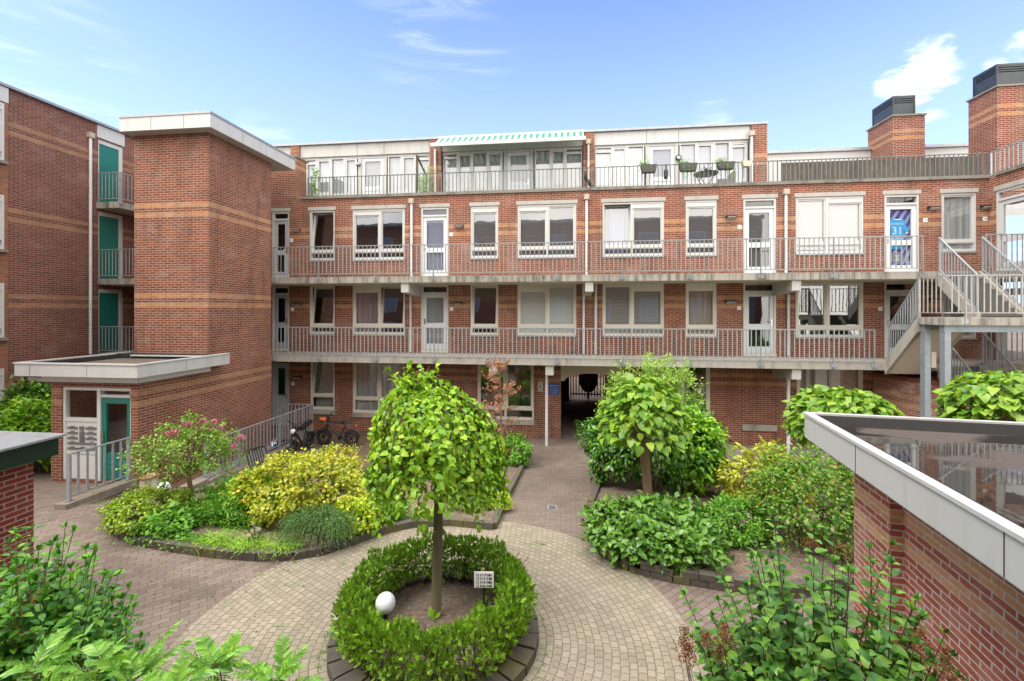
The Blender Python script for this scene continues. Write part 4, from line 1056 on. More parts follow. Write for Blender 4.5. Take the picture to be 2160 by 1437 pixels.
m = MB(); x = XY(896,17.5); m.box(x-.03,x+.03,16.5,16.56,8.42,10.35); m.box(x-.03,x+.03,17.7,17.76,8.42,9.9); m.beam((x,16.5,10.35),(x,17.76,9.9),.05,.05); m.beam((x,16.5,8.7),(x,17.76,8.7),.05,.05)
o = m.build('privacy_frame', M['wood_dark'], None, uv=False, origin=(x,17,8.42)); tag(o, 'dark wooden privacy frame between two roof terraces', 'frame')
t = thing('slatted_bench', 'low grey slatted bench under the awning windows', 'bench', (XY(998,17.5),17.5,8.42)); x0, x1 = XY(958,17.5), XY(1036,17.5)
m = MB(); m.box(x0,x1,17.3,17.7,8.93,8.98); m.build('seat', M['wood'], t)
m = MB(); [m.box(x0+(x1-x0)*i/9-.04,x0+(x1-x0)*i/9+.04,17.31,17.36,8.5,8.93) for i in range(10)]; m.build('slats', M['wood'], t)
m = MB(); [m.box(x,x+.06,17.3,17.7,8.42,8.93) for x in (x0,x1-.06)]; m.build('leg', M['wood'], t)
def rail_planter(label, px0, px1, ht, trail, mat='planter_grey', green=True):
    Y = WY+.02; x0, x1 = XY(px0,Y), XY(px1,Y); z1 = 9.52; t = thing('railing_planter', label, 'planter box', ((x0+x1)/2,Y,z1-ht), group=None)
    MB().pry([(x0+.05,z1-ht),(x1-.05,z1-ht),(x1,z1),(x0,z1)], Y-.11, Y+.10).build('box', M[mat], t, uv=False)
    m = MB(); [m.tube([(x,Y+.06,z1-.05),(x,Y+.13,z1+.02),(x,Y+.18,z1+.0)],.008,6) for x in (x0+.1,x1-.1)]; m.build('hook', M['black'], t, uv=False)
    A = leaf_arrays(); 
    if green:
        cx = x0+.2*(x1-x0)
        for i in range(150): put(A, (cx+rng.gauss(0,.1), Y+rng.gauss(0,.04), z1+abs(rng.gauss(0,.07))), rv(.6)+Vector((0,0,.5)), rv()+Vector((0,0,1)), .07, .02)
    for i in range(trail):
        x = rng.choice((x0, x1, (x0+x1)/2))+rng.gauss(0,.05); z = z1-.05; y = Y-.13
        for k in range(rng.randint(8,22)):
            z -= .028; x += rng.gauss(0,.012); put(A, (x+rng.gauss(0,.015),y,z), rv(.5)+Vector((0,-.3,-.5)), rv()+Vector((0,-1,.4)), .045, .028)
    if A['P']: leaf_object('foliage', A, 'lite', M['lf_green'], t)
rail_planter('dark planter box on the terrace railing, leftmost of three', 1351, 1385, .26, 5)
rail_planter('dark planter box on the terrace railing with trailing ivy, above lounge table', 1433, 1470, .26, 6)
rail_planter('dark planter box on the terrace railing near the end pier', 1513, 1549, .24, 6)
rail_planter('small pale oval planter on the terrace railing beside drainpipe', 1564, 1584, .18, 0, 'clay', False)
t = thing('hanging_lantern', 'black lantern hanging from the roof terrace railing', 'lantern', (XY(1404.5,WY),WY+.03,9.2)); x = XY(1404.5,WY+.03)
m = MB(); m.lathe([(.001,9.02),(.055,9.03),(.07,9.1),(.07,9.3),(.04,9.38),(.02,9.4),(.02,9.47),(.001,9.48)],(x,WY+.03,0),12); m.build('body', M['black'], t, uv=False)
MB().ring((x,WY+.03,9.5),(0,1,0),.035,.006,14,6).build('ring', M['black'], t, uv=False)
c = Vector((XY(1489,17.0),17.0,8.42)); t = thing('bistro_table', 'small round black folding bistro table on the right terrace', 'table', tuple(c))
MB().lathe([(.001,.96),(.40,.96),(.42,.98),(.42,1.0),(.001,1.0)], c, 24).build('table_top', M['black'], t, uv=False)
for s in (-1,1):
    m = MB(); m.tube([c+Vector((.3*s,-.15,.96)),c+Vector((-.26*s,-.15,0))],.012,6); m.tube([c+Vector((.3*s,.15,.96)),c+Vector((-.26*s,.15,0))],.012,6); m.build('leg', M['black'], t, uv=False)
t2 = thing('watering_can', 'black watering can standing on the bistro table', 'watering can', tuple(c+Vector((0,0,1.0)))); b = c+Vector((0,0,1.0))
MB().lathe([(.001,0),(.08,0),(.075,.16),(.05,.18),(.001,.18)], b, 14).build('body', M['black'], t2, uv=False)
MB().tube([b+Vector((.06,0,.04)),b+Vector((.2,0,.22))],[.022,.012],8).build('spout', M['black'], t2, uv=False)
MB().tube([b+Vector((-.07,0,.04)),b+Vector((-.15,0,.13)),b+Vector((-.08,0,.26)),b+Vector((.02,0,.18))],.01,6).build('handle', M['black'], t2, uv=False)
c = Vector((XY(1527,16.9),16.9,8.42)); t = thing('wicker_chair', 'grey wicker armchair on the right terrace by the railing', 'chair', tuple(c))
m = MB(); m.box(c.x-.3,c.x+.28,c.y-.28,c.y+.28,c.z+.35,c.z+.47); m.build('seat', M['wicker'], t, uv=False)
MB().prx([(c.y-.28,c.z+.47),(c.y+.28,c.z+.47),(c.y+.30,c.z+.95),(c.y-.28,c.z+.95)], c.x+.22, c.x+.30).build('backrest', M['wicker'], t, uv=False)
m = MB(); m.box(c.x-.3,c.x+.28,c.y-.3,c.y-.24,c.z+.47,c.z+.68); m.box(c.x-.3,c.x+.28,c.y+.24,c.y+.3,c.z+.47,c.z+.68); m.build('armrest', M['wicker'], t, uv=False)
for dx in (-.26,.24):
    for dy in (-.24,.24): MB().tube([c+Vector((dx,dy,0)),c+Vector((dx,dy,.35))],.02,6).build('leg', M['wicker'], t, uv=False)
c = Vector((XY(1462,16.75),16.75,8.42)); x = c.x; m = MB(); m.box(x-.26,x+.26,c.y-.2,c.y+.2,c.z,c.z+.52); [m.box(x-.27,x+.27,c.y-.21,c.y+.21,c.z+k,c.z+k+.04) for k in (.05,.24,.46)]
o = m.build('storage_crate', M['wood_dark'], None, uv=False, origin=c); tag(o, 'dark storage crate on the right terrace left of the bistro table', 'crate')
c = Vector((XY(1568,16.6),16.6,8.42)); t = thing('garden_ball', 'blue glazed ball on a low stand at the terrace corner', 'ornament', tuple(c))
MB().ball(c+Vector((0,0,.40)),.17,16).build('ball', M['ball_blue'], t, smooth=True, uv=False); MB().lathe([(.001,0),(.16,0),(.08,.24),(.001,.25)], c, 14).build('stand', M['clay'], t, uv=False)
c = Vector((XY(1262,16.9),16.9,8.42)); t = thing('deck_chair', 'black folding deck chair at the left of the right terrace', 'chair', tuple(c))
m = MB(); m.beam(c+Vector((-.05,-.22,.35)),c+Vector((-.55,-.22,1.1)),.03,.04); m.beam(c+Vector((-.05,.22,.35)),c+Vector((-.55,.22,1.1)),.03,.04); m.build('back_frame', M['black'], t, uv=False)
MB().beam(c+Vector((-.07,0,.38)),c+Vector((-.52,0,1.06)),.42,.02,up=(1,0,.6)).build('backrest', M['rubber'], t, uv=False)
MB().beam(c+Vector((-.1,0,.37)),c+Vector((.5,0,.42)),.44,.03).build('seat', M['rubber'], t, uv=False)
for dy in (-.22,.22):
    m = MB(); m.beam(c+Vector((-.15,dy,.36)),c+Vector((.45,dy,0)),.025,.03); m.beam(c+Vector((.42,dy,.4)),c+Vector((-.25,dy,0)),.025,.03); m.build('leg', M['black'], t, uv=False)
# football shirt and banner behind the glass of the right-hand upper door
dx0, dx1 = X(1875.5), X(1922.5); y = WY+.100
bn = MB().quad((dx0-.05,y+.03,5.9),(dx1+.05,y+.03,5.9),(dx1+.05,y+.03,7.78),(dx0-.05,y+.03,7.78)).build('club_banner', M['banner'], None, origin=(dx0,y,5.9)); tag(bn, 'dark blue club banner hung behind the door glass', 'banner')
cx = (dx0+dx1)/2-.03; zt = 7.50
ba = MB().lathe([(.001,-.001),(.20,-.001),(.20,.001),(.001,.001)],(0,0,0),24); ba.v = [(cx+.02+vx, y+.02+vz, 6.23+vy) for vx,vy,vz in ba.v]
ba.build('round_crest', M['screen_blue'], bn, uv=False)
ba = MB(); ba.add([(cx-.06,y+.017,6.32),(cx+.1,y+.017,6.32),(cx-.02,y+.017,6.2),(cx+.09,y+.017,6.14),(cx-.08,y+.017,6.14),(cx+.03,y+.017,6.24)],[(0,1,2),(3,4,5)]); ba.build('crest_mark', M['frost'], bn, uv=False)
text('lettering', 'IJSSEL', .15, M['sign_white'], bn, (dx1-.01,y+.015,6.05), rot=(pi/2,-pi/2,0), origin=(dx0,y,5.9))
sh = thing('football_shirt', 'sky blue football shirt numbered 31 on a hanger in the door glass', 'shirt', (cx,y,zt))
P_ = [(-.12,zt),(.12,zt),(.21,zt-.05),(.33,zt-.46),(.235,zt-.50),(.19,zt-.30),(.19,zt-.98),(-.19,zt-.98),(-.19,zt-.30),(-.27,zt-.50),(-.36,zt-.46),(-.22,zt-.05)]
MB().pry([(cx+x_,z_) for x_, z_ in reversed(P_)], y-.012, y+.01).build('jersey', M['shirt'], sh, uv=False)
m = MB(); m.beam((cx-.36,y-.014,zt-.455),(cx-.27,y-.014,zt-.495),.006,.03); m.beam((cx+.235,y-.014,zt-.495),(cx+.33,y-.014,zt-.455),.006,.03); m.tube([(cx-.12,y-.014,zt),(cx-.05,y-.016,zt-.03),(cx+.05,y-.016,zt-.03),(cx+.12,y-.014,zt)],.012,6); m.build('trim', M['sign_white'], sh, uv=False)
MB().tube([(cx-.12,y,zt+.01),(cx,y,zt+.06),(cx+.12,y,zt+.01)],.006,6).build('hanger', M['black'], sh, uv=False)
text('number', '31', .34, M['sign_white'], sh, (cx,y-.0145,zt-.50), align='CENTER', ext=.002)
text('lettering', 'SCORISTO', .085, M['sign_white'], sh, (cx,y-.0145,zt-.20), align='CENTER'); text('lettering', 'PARTNERS', .065, M['sign_white'], sh, (cx,y-.0145,zt-.66), align='CENTER')
import bmesh
# ------------------------------------------------------------------ ground and paving
KX0, KX1, KY1 = -8.98, -8.70, 15.0
PIT = (TX+.03, KX0, 8.45, 14.86)
ys = sorted({-14, -6, *np.arange(-2, 40.01, .5).tolist(), 60, 120, 300, PIT[2], PIT[3]})
xs = [-300, -80, -30, -16.7, PIT[0], PIT[1], 0, 12, 30, 80, 300]
m = MB()
for i in range(len(xs)-1):
    for j in range(len(ys)-1):
        a, b, c, d = xs[i], xs[i+1], ys[j], ys[j+1]
        if PIT[0] <= (a+b)/2 <= PIT[1] and PIT[2] <= (c+d)/2 <= PIT[3]: continue
        m.quad((a,c,gz(c)),(b,c,gz(c)),(b,d,gz(d)),(a,d,gz(d)))
tag(m.build('ground', M['paving']), kind='structure')
def patch(name, poly, mat, dz, kind='structure'):
    bm = bmesh.new(); vs = [bm.verts.new((p[0],p[1],0)) for p in poly]; bm.faces.new(vs)
    bmesh.ops.triangulate(bm, faces=bm.faces[:])
    y0, y1 = min(p[1] for p in poly), max(p[1] for p in poly)
    for y in np.arange(math.ceil(y0*2)/2, y1, .5):
        bmesh.ops.bisect_plane(bm, geom=bm.verts[:]+bm.edges[:]+bm.faces[:], plane_co=(0,float(y),0), plane_no=(0,1,0))
    bm.normal_update(); bm.verts.index_update()
    m = MB(); m.v = [(v.co.x, v.co.y, gz(v.co.y)+dz) for v in bm.verts]
    m.f = [tuple(v.index for v in (f.verts if f.normal.z > 0 else reversed(f.verts[:]))) for f in bm.faces]; m.m = [0]*len(m.f)
    bm.free(); return tag(m.build(name, mat), kind=kind)
def P2(l): return [(gnd(*p).x, gnd(*p).y) for p in l]
def rings(name, c, r0, r1, step, mat, dz, a0=0, a1=2*pi):
    m, uv = MB(), []; k = 0; r = r0
    while r < r1-1e-4:
        n = 72; e = min(r+step, r1)
        for i in range(n):
            t0, t1 = a0+(a1-a0)*i/n, a0+(a1-a0)*(i+1)/n; rm = (r+e)/2
            q = [(r,t0),(e,t0),(e,t1),(r,t1)]
            m.add([(c[0]+q_*cos(t), c[1]+q_*sin(t), gz(c[1]+q_*sin(t))+dz) for q_, t in q], [(0,1,2,3)])
            uv += [(t*rm, k*step+(q_-r)) for q_, t in q]
        r = e; k += 1
    return tag(m.build(name, mat, uvs=uv), kind='structure')
CC = Vector((*camw(-.95, 5.75), .42))
rings('paved_circle', CC, 1.2, 3.22, .098, M['setts'], .008)
patch('path', P2([(1050,1122),(1080,1040),(1120,940),(1150,926),(1312,926),(1255,1050),(1262,1160),(1215,1150),(1130,1132)]), M['path'], .004)
patch('passage_floor', [(PASS[0],WY),(PASS[1],WY),(PASS[1],30),(PASS[0],30)], M['path'], .006)
patch('pavement', [(2.2,15.2),(9.8,15.2),(9.8,16.09),(2.2,16.09)], M['tiles'], .004)
patch('patio', [(KX1,11.4),(-4.6,12.2),(-2.3,14.3),(-2.3,16.09),(-10.1,16.09),(-10.1,15.15),(KX1,15.15)], M['brown_paving'], .004)
pc = gnd(790, 975)
rings('patio_circle', (pc.x, pc.y), .3, 2.0, .085, M['brown_paving'], .009)
# sunken ramp beside the lodge
m = MB(); a, b, c, d = PIT
m.quad((b,c,.42),(b,d,.0),(b,d,-2.3),(b,c,-2.3)); m.quad((a,d,-2.3),(b,d,-2.3),(b,d,.0),(a,d,.0)); m.quad((a,d,-2.3),(b,d,-2.3),(b,c,-2.3),(a,c,-2.3))
tag(MB().quad((a,c,.41),(b,c,.41),(b,d,-1.5),(a,d,-1.5)).build('ramp_floor', M['kerb_conc']), kind='structure')
m.build('sunken_ramp', M['pit']); tag(bpy.data.objects['sunken_ramp'], kind='structure')
kb = thing('ramp_kerb', 'concrete kerb edging the sunken ramp below the long railing', 'kerb', (KX1,12,0))
m = MB()
for i in range(9):
    y0, y1 = 9.6+.6*i, 9.6+.6*(i+1)-.012
    m.box(KX0,KX1,y0,y1,-.25,.22+max(0,gz((y0+y1)/2)-.12))
m.box(-10.1,KX0,14.86,15.14,-.25,.22)
m.build('kerb', M['kerb_conc'], kb)
kb = thing('ramp_kerb', 'concrete kerb below the short railing at the lodge door', 'kerb', (-10.25,9,.4))
MB().prz([(-10.50,8.2),(-10.22,8.2),(-10.13,9.70),(-10.40,9.70)], -.6, .52).build('kerb', M['kerb_conc'], kb)
railing('ramp_railing', 'short galvanised railing at the lodge door', (-10.36,8.34,.53), (-10.27,9.62,.53), .98, [.02,.98], 'galv', drop=.0, pw=.09, plate=True, sp=.165, bar=.02)
railing('ramp_railing', 'long galvanised railing along the sunken ramp beside the bikes', (-8.85,10.2,.26), (-8.85,15.0,.22), 1.0, [.01,.25,.62,.995], 'galv', drop=.0, pw=.08, sp=.15, bar=.016)
railing('ramp_railing', 'galvanised railing closing the ramp end before the ground floor door', (-10.1,15.0,.22), (-8.9,15.0,.22), 1.0, [.03], 'galv', drop=.0, pw=.06, sp=.15, bar=.016)

# ------------------------------------------------------------------ planting beds
def bed(label, px, dz=.07, kerb_h=.14, name='planting_bed', closed=None, cw=.14):
    P = [Vector((gnd(*p).x, gnd(*p).y, 0)) for p in px] if not isinstance(px[0], Vector) else px
    patch('bed_soil', [(p.x,p.y) for p in P], M['soil'], dz)
    n = len(P); edges = closed if closed is not None else range(n)
    m = MB()
    for i in edges:
        a, b = P[i], P[(i+1)%n]; L = (b-a).length; k = max(1, round(L/.26)); d = (b-a)/k
        u = d.normalized(); nn = Vector((u.y,-u.x,0))
        for j in range(k):
            for lay in range(2 if kerb_h > .16 else 1):
                hh = kerb_h/2 if kerb_h > .16 else kerb_h
                s = (.5 if lay else 0)
                p = a+d*(j+s); q = a+d*(j+1+s)-u*.010
                if j == k-1 and s: q = b
                z = gz((p.y+q.y)/2)+lay*hh+rng.uniform(-.004,.004); off = rng.uniform(-.004,.004)
                c = (p+q)/2+nn*(cw/2*0+off)+Vector((0,0,z+hh/2-.02+.01))
                m.beam(p+nn*off+Vector((0,0,z+hh/2)), q+nn*off+Vector((0,0,z+hh/2)), cw, hh-.008)
    o = m.build('bed_kerb', M['kerb'], None, origin=(P[0].x,P[0].y,gz(P[0].y)))
    return tag(o, label, 'bed edging')
bed('dark concrete block edging of the left planting bed', [(228,1080),(232,1120),(285,1146),(370,1162),(460,1175),(545,1181),(620,1180),(680,1170),(735,1152),(800,1128),(870,1112),(950,1108),(1042,1117),(1075,1040),(1116,950),(1085,945),(1040,960),(985,1000),(800,1030),(700,1035),(560,1030),(430,1045),(300,1056)], kerb_h=.14, cw=.12)
bed('low wall of dark concrete blocks round the right planting bed', [(1246,1075),(1252,1120),(1272,1172),(1330,1205),(1420,1226),(1530,1243),(1640,1262),(1800,1240),(1830,1100),(1790,1010),(1690,985),(1560,990),(1490,1000),(1420,985),(1330,985),(1270,1010)], kerb_h=.20, dz=.12, cw=.13)
ck = MB(); N = 30
for i in range(N):
    a0_, a1_ = 2*pi*i/N+.012, 2*pi*(i+1)/N-.012
    q = [(1.02,a0_),(1.29,a0_),(1.29,a1_),(1.02,a1_)]
    ck.prz([(CC.x+r*cos(t),CC.y+r*sin(t)) for r, t in q], .40, .42+.13+rng.uniform(-.008,.008))
tag(ck.build('bed_kerb', M['kerb'], None, origin=CC), 'ring of large dark kerb stones round the circular hedge', 'bed edging')
patch('bed_soil', [(CC.x+1.06*cos(2*pi*i/40), CC.y+1.06*sin(2*pi*i/40)) for i in range(40)], M['soil'], .09)
lt = MB()
for i in range(150):                                                # dry twigs and leaf litter in the ring
    a = rng.uniform(0,6.28); r = .85*sqrt(rng.random()); p = CC+Vector((r*cos(a), r*sin(a), .10)); d = Vector((rng.gauss(0,1),rng.gauss(0,1),.05)).normalized()*rng.uniform(.03,.16)
    lt.tube([p-d/2, p+d/2], .0035, 4)
tag(lt.build('dry_twigs', M['wood'], None, uv=False), kind='stuff')
def litter(cx, cy, rx, ry, n, dz):
    lz = thing('leaf_litter', None, None, (cx,cy,gz(cy))); lz['kind'] = 'stuff'
    A = leaf_arrays()
    for i in range(n):
        y = cy+rng.gauss(0,ry); put(A, (cx+rng.gauss(0,rx), y, gz(y)+dz), Vector((rng.gauss(0,1),rng.gauss(0,1),.1)), Vector((rng.gauss(0,.3),rng.gauss(0,.3),1)), .055, .03)
    leaf_object('leaves', A, 'lite', M['litter'], lz)
litter(CC.x, CC.y, .35, .35, 70, .10)
p = gnd(575,1165); litter(p.x, p.y, .7, .2, 130, .08)
p = gnd(1600,1190); litter(p.x, p.y, .5, .3, 90, .13)
p = gnd(500,1250); litter(p.x, p.y, 1.4, 1.0, 45, .012)
p = gnd(1190,1050); litter(p.x, p.y, .5, 1.6, 40, .012)
wz = thing('joint_weeds', None, None, (CC.x,CC.y,.42)); wz['kind'] = 'stuff'; A = leaf_arrays()
for i in range(120):
    if i % 2: a = rng.uniform(0,6.28); x_, y_ = CC.x+(1.32+.1*rng.random())*cos(a), CC.y+(1.32+.1*rng.random())*sin(a)
    else: q_ = gnd(*rng.choice([(rng.uniform(240,1040),1192-abs(rng.uniform(240,1040)-560)*.02),(rng.uniform(1250,1500),1225+rng.uniform(-20,10)),(rng.uniform(150,700),rng.uniform(1150,1330)),(rng.uniform(640,1230),1150)])); x_, y_ = q_.x, q_.y
    for k in range(rng.randint(4,14)): put(A, (x_+rng.gauss(0,.02), y_+rng.gauss(0,.02), gz(y_)+.012), rv(.6)+Vector((0,0,.5)), rv(.4)+Vector((0,0,1)), rng.uniform(.015,.045), .011)
leaf_object('leaves', A, 'lite', M['lf_green'], wz)
p = gnd(1165,1071); m = MB(); m.box(p.x-.10,p.x+.10,p.y-.10,p.y+.10,p.z,p.z+.012); 
dc = thing('drain_cover', 'small grey metal drain cover in the middle of the path', 'drain cover', p)
m.build('frame', M['galv'], dc, uv=False)
m = MB(); [m.box(p.x-.075,p.x+.075,p.y-.075+.04*i,p.y-.055+.04*i,p.z+.012,p.z+.016) for i in range(4)]; m.build('grate', M['shadow_gap'], dc, uv=False)

# ------------------------------------------------------------------ plants
def zcof(p): return -p.x*SN + p.y*CS
def stemset(t, c, n, h, spread, r=.012, mat='twig'):
    m = MB()
    for i in range(n):
        a = rng.uniform(0,6.28); k = spread*sqrt(rng.random())
        b = Vector(c)+Vector((.25*k*cos(a),.25*k*sin(a),-.05)); e = Vector(c)+Vector((k*cos(a),k*sin(a),h*rng.uniform(.6,.95)))
        m.tube([b, b.lerp(e,.5)+rv(.03), e],[r,r*.8,r*.4],5)
    m.build('stems', M[mat], t, uv=False)
def shrub(name, label, px, py, half, top, mat, L, W, tmpl='oval', nc=120, per=12, cr=.09, dep=.85, droop=.1, cat='shrub', group=None, stem='twig', out=.7, zmin=-.75, inner=.6, fold=.18, curl=.25, lump=.18, jit=.5):
    f = gnd(px, py); z0 = zcof(f); r = half/F*z0; r = half/F*(z0+r*dep*.8); zc = z0+r*dep*.8
    c = at(px, HY+(EYE-f.z)*F/zc, zc); zt = EYE-(top-HY)*zc/F; h = zt-c.z
    t = thing(name, label, cat, c, group=group)
    A = crown(leaf_arrays(), c+Vector((0,0,h*.52)), (r, r*dep, h*.5), int(nc*1.15), per, cr, L*1.15, W*1.45, droop, out, zmin, inner, lump, jit)
    leaf_object('foliage', A, tmpl, M[mat], t, fold, curl)
    stemset(t, c, 12, h*.7, r*.6, mat=stem)
    return t, c, r, h
shrub('privet_bush', 'low yellow-green bush at the left corner of the left bed', 308, 1140, 78, 1040, 'lf_privet', .055, .03, nc=260, per=16, cr=.08)
shrub('peony_plant', 'fresh green low plant in front of the yellow-green corner bush', 350, 1150, 48, 1082, 'lf_green', .085, .042, nc=90, per=12, cr=.08)
shrub('euonymus_bush', 'big golden yellow variegated bush in the left bed', 655, 1128, 118, 960, 'lf_euonymus', .062, .038, nc=560, per=17, cr=.09, lump=.26, inner=.68)
shrub('philadelphus_bush', 'light green bush left of the golden yellow bush', 528, 1108, 46, 1008, 'lf_light', .065, .045, nc=150, per=13, cr=.09)
shrub('golden_bush', 'small lime and gold bush right of the rosemary', 748, 1146, 50, 1060, 'lf_gold', .052, .030, nc=190, per=15, cr=.07)
shrub('sage_plant', 'green strappy plant right of the lime and gold bush', 815, 1116, 36, 1058, 'lf_green', .11, .024, 'lance', nc=80, per=12, cr=.06, droop=-.5)
shrub('lavender_bush', 'grassy grey-green lavender mound behind the strappy plant', 778, 1070, 46, 1000, 'lf_rosemary', .12, .010, 'lance', nc=150, per=14, cr=.05, droop=-.7)
shrub('lavender_bush', 'grassy mound under the weeping tree, near the path kerb', 985, 1085, 48, 1020, 'lf_grass', .13, .012, 'lance', nc=120, per=14, cr=.05, droop=-.6)
shrub('spirea_bush', 'small lime green bush by the path kerb under the weeping tree', 1052, 1082, 26, 1040, 'lf_gold', .045, .022, nc=100, per=13, cr=.05)
shrub('perennial_plant', 'leafy green perennials at the far end of the path kerb', 1083, 990, 36, 922, 'lf_green', .11, .03, 'lance', nc=150, per=12, cr=.08)
shrub('perennial_plant', 'bright green perennials left of the copper-leaved tree', 1015, 1010, 34, 955, 'lf_light', .09, .04, nc=80, per=12, cr=.08)
shrub('viburnum_bush', 'broad low viburnum with dark pointed leaves at the front of the right bed', 1382, 1212, 136, 1074, 'lf_viburnum', .125, .052, 'oval', nc=360, per=13, cr=.09, out=.6, droop=-.15, curl=.35, lump=.14)
shrub('cherry_laurel', 'large glossy dark green laurel behind the ball catalpa', 1378, 1056, 138, 858, 'lf_laurel', .13, .048, 'oval', nc=620, per=13, cr=.13, droop=.35, dep=.62, lump=.16)
shrub('cherry_laurel', 'smaller glossy laurel joined to the right of the big laurel', 1468, 1064, 60, 872, 'lf_laurel_b', .12, .042, 'oval', nc=230, per=13, cr=.12, droop=.3, dep=.8)
shrub('potentilla_bush', 'fresh green fine-leaved bush between viburnum and abelia', 1552, 1172, 60, 1055, 'lf_green', .060, .022, 'oval', nc=240, per=14, cr=.08, droop=-.2)
shrub('aucuba_bush', 'bright yellow leaved bush in the right bed', 1612, 1092, 78, 952, 'lf_aucuba', .115, .045, 'oval', nc=130, per=13, cr=.10, lump=.3)
shrub('abelia_bush', 'big green bush with reddish shoot tips beside the brick shed', 1712, 1205, 108, 962, 'lf_abelia', .065, .030, 'oval', nc=520, per=15, cr=.11, lump=.2)
shrub('laurel_bush', 'bright green laurel behind the green-roofed pier', 62, 1010, 66, 848, 'lf_laurel_b', .17, .05, 'oval', nc=230, per=12, cr=.16, droop=.1, lump=.2)
shrub('laurel_bush', 'darker laurel in the corner below the brown house', 75, 985, 62, 806, 'lf_laurel', .16, .05, 'oval', nc=200, per=12, cr=.16, droop=.1)
# drooping rosemary over the kerb
f = gnd(648,1172); t = thing('rosemary_bush', 'blue-green rosemary drooping over the kerb of the left bed', 'shrub', f); z0 = zcof(f); A = leaf_arrays(); sm = MB()
for i in range(560):
    a = rng.uniform(0,6.28); r = .50*sqrt(rng.random()); b = f+Vector((r*cos(a)*1.25, .42+r*sin(a)*.7, .40+.22*(1-r/.5)+rng.uniform(-.08,.08)))
    o = Vector((cos(a), sin(a)-.55, .0)); L = rng.uniform(.16,.34)
    for k in range(26):
        s = k/26; q = b+o*(L*.6*s)+Vector((0,0,.12*s-.55*L*s*s*2.2)); put(A, q, rv(.55)+o*.6+Vector((0,0,-.35*s)), rv()+Vector((0,0,1)), .036, .011)
leaf_object('foliage', A, 'lite', M['lf_rosemary'], t); stemset(t, f+Vector((0,.4,0)), 14, .5, .4)
# feathery perennials with small yellow flowers, grasses, chives
f = gnd(470,1118); t = thing('fennel_patch', 'feathery green perennials with small yellow flowers under the rose tree', 'perennial', f); A = leaf_arrays(); B_ = leaf_arrays()
for i in range(420):
    p = f+Vector((rng.uniform(-1.0,.75), rng.uniform(-.1,1.5), 0)); h = rng.uniform(.2,.75)*(1-.25*abs(p.x-f.x))
    for k in range(26): put(A, p+Vector((rng.gauss(0,.06),rng.gauss(0,.06),h*rng.uniform(.1,1))), rv(.7)+Vector((0,0,.5)), rv()+Vector((0,0,1)), .095, .026)
    if i % 7 == 0:
        for k in range(5): put(B_, p+Vector((rng.gauss(0,.03),rng.gauss(0,.03),h+.03)), rv(.6)+Vector((0,0,.8)), rv()+Vector((0,0,1)), .03, .022)
leaf_object('foliage', A, 'lance', M['lf_green'], t); leaf_object('flowers', B_, 'lite', M['petal_yellow'], t)
for px_, py_, lb in ((455,1160,'arching tuft of pale green grass at the front of the left bed'),(518,1168,'arching tuft of day-lily leaves left of the chives'),(395,1156,'low ground ivy tuft at the front of the left bed'),(330,1150,'low ground ivy tuft at the left end of the left bed'),(590,1172,'short tuft of pale green grass beside the rosemary'),(900,1100,'arching tuft of pale green grass behind the trunk of the weeping tree')):
    f = gnd(px_, py_); t = thing('grass_tuft', lb, 'ornamental grass', f); A = leaf_arrays()
    ivy = 'ivy' in lb
    for i in range(420 if ivy else 260):
        if ivy: put(A, f+Vector((rng.gauss(0,.28),rng.gauss(.05,.12),.07+abs(rng.gauss(0,.05)))), rv(.6)+Vector((0,-.2,.2)), rv(.3)+Vector((0,0,1)), .045, .036)
        else:
            a = rng.uniform(0,6.28); d = Vector((cos(a),sin(a),0)); b = f+d*.05+Vector((rng.gauss(0,.14),rng.gauss(.04,.08),0)); L = rng.uniform(.18,.42); q = b; 
            for k in range(5):
                s = k/5; v = d*(.25+.9*s)+Vector((0,0,1.1-1.5*s)); v.normalize(); put(A, q, v, Vector((0,0,1))+d*-.5, L/5*1.15, .016*(1-.6*s)+.003); q = q+v*(L/5)
    leaf_object('leaves', A, 'oval' if ivy else 'lite', M['lf_green' if ivy else 'lf_grass'], t, curl=.05)
f = gnd(540,1152); t = thing('chives_plant', 'clump of chives with round pale pink flower heads', 'perennial', f); m = MB(); A = leaf_arrays(); B_ = leaf_arrays()
for i in range(70):
    e = f+Vector((rng.gauss(0,.10),rng.gauss(0,.08),rng.uniform(.15,.36))); m.tube([f+Vector((rng.gauss(0,.03),rng.gauss(0,.03),0)),e],.0035,4)
    if i < 16:
        for k in range(26): d = rdir(); put(A, e+d*.008+Vector((0,0,.05)), d, rv(), .026, .012)
m.build('stalks', M['twig_green'], t, uv=False); leaf_object('flowers', A, 'lite', M['allium'], t)
f = gnd(1072,985); t = thing('yellow_flowers', 'small yellow flowers among the perennials at the path kerb', 'flowers', f); A = leaf_arrays()
for i in range(260): put(A, f+Vector((rng.gauss(0,.2),rng.uniform(-.2,.4),rng.uniform(.25,.5))), rv(.6)+Vector((0,0,.4)), rv()+Vector((0,0,1)), .04, .03)
leaf_object('flowers', A, 'lite', M['petal_yellow'], t); stemset(t, f, 16, .4, .25, .005, 'twig_green')
A = leaf_arrays(); t = thing('seedlings', 'broad-leaved seedlings sprouting inside the circular hedge', 'seedlings', CC)
for x_, y_ in ((-.25,-.35),(-.1,.15),(.45,.2),(.5,.45),(.2,-.3),(-.35,-.1),(.6,.1),(.1,-.5)):
    b = CC+Vector((x_,y_,.1))
    for k in range(7): d = Vector((rng.gauss(0,.5),rng.gauss(0,.5),1)); put(A, b+rv(.02), d, rv(.5)+Vector((0,-1,.3)), .13, .05)
leaf_object('leaves', A, 'oval', M['lf_light'], t)

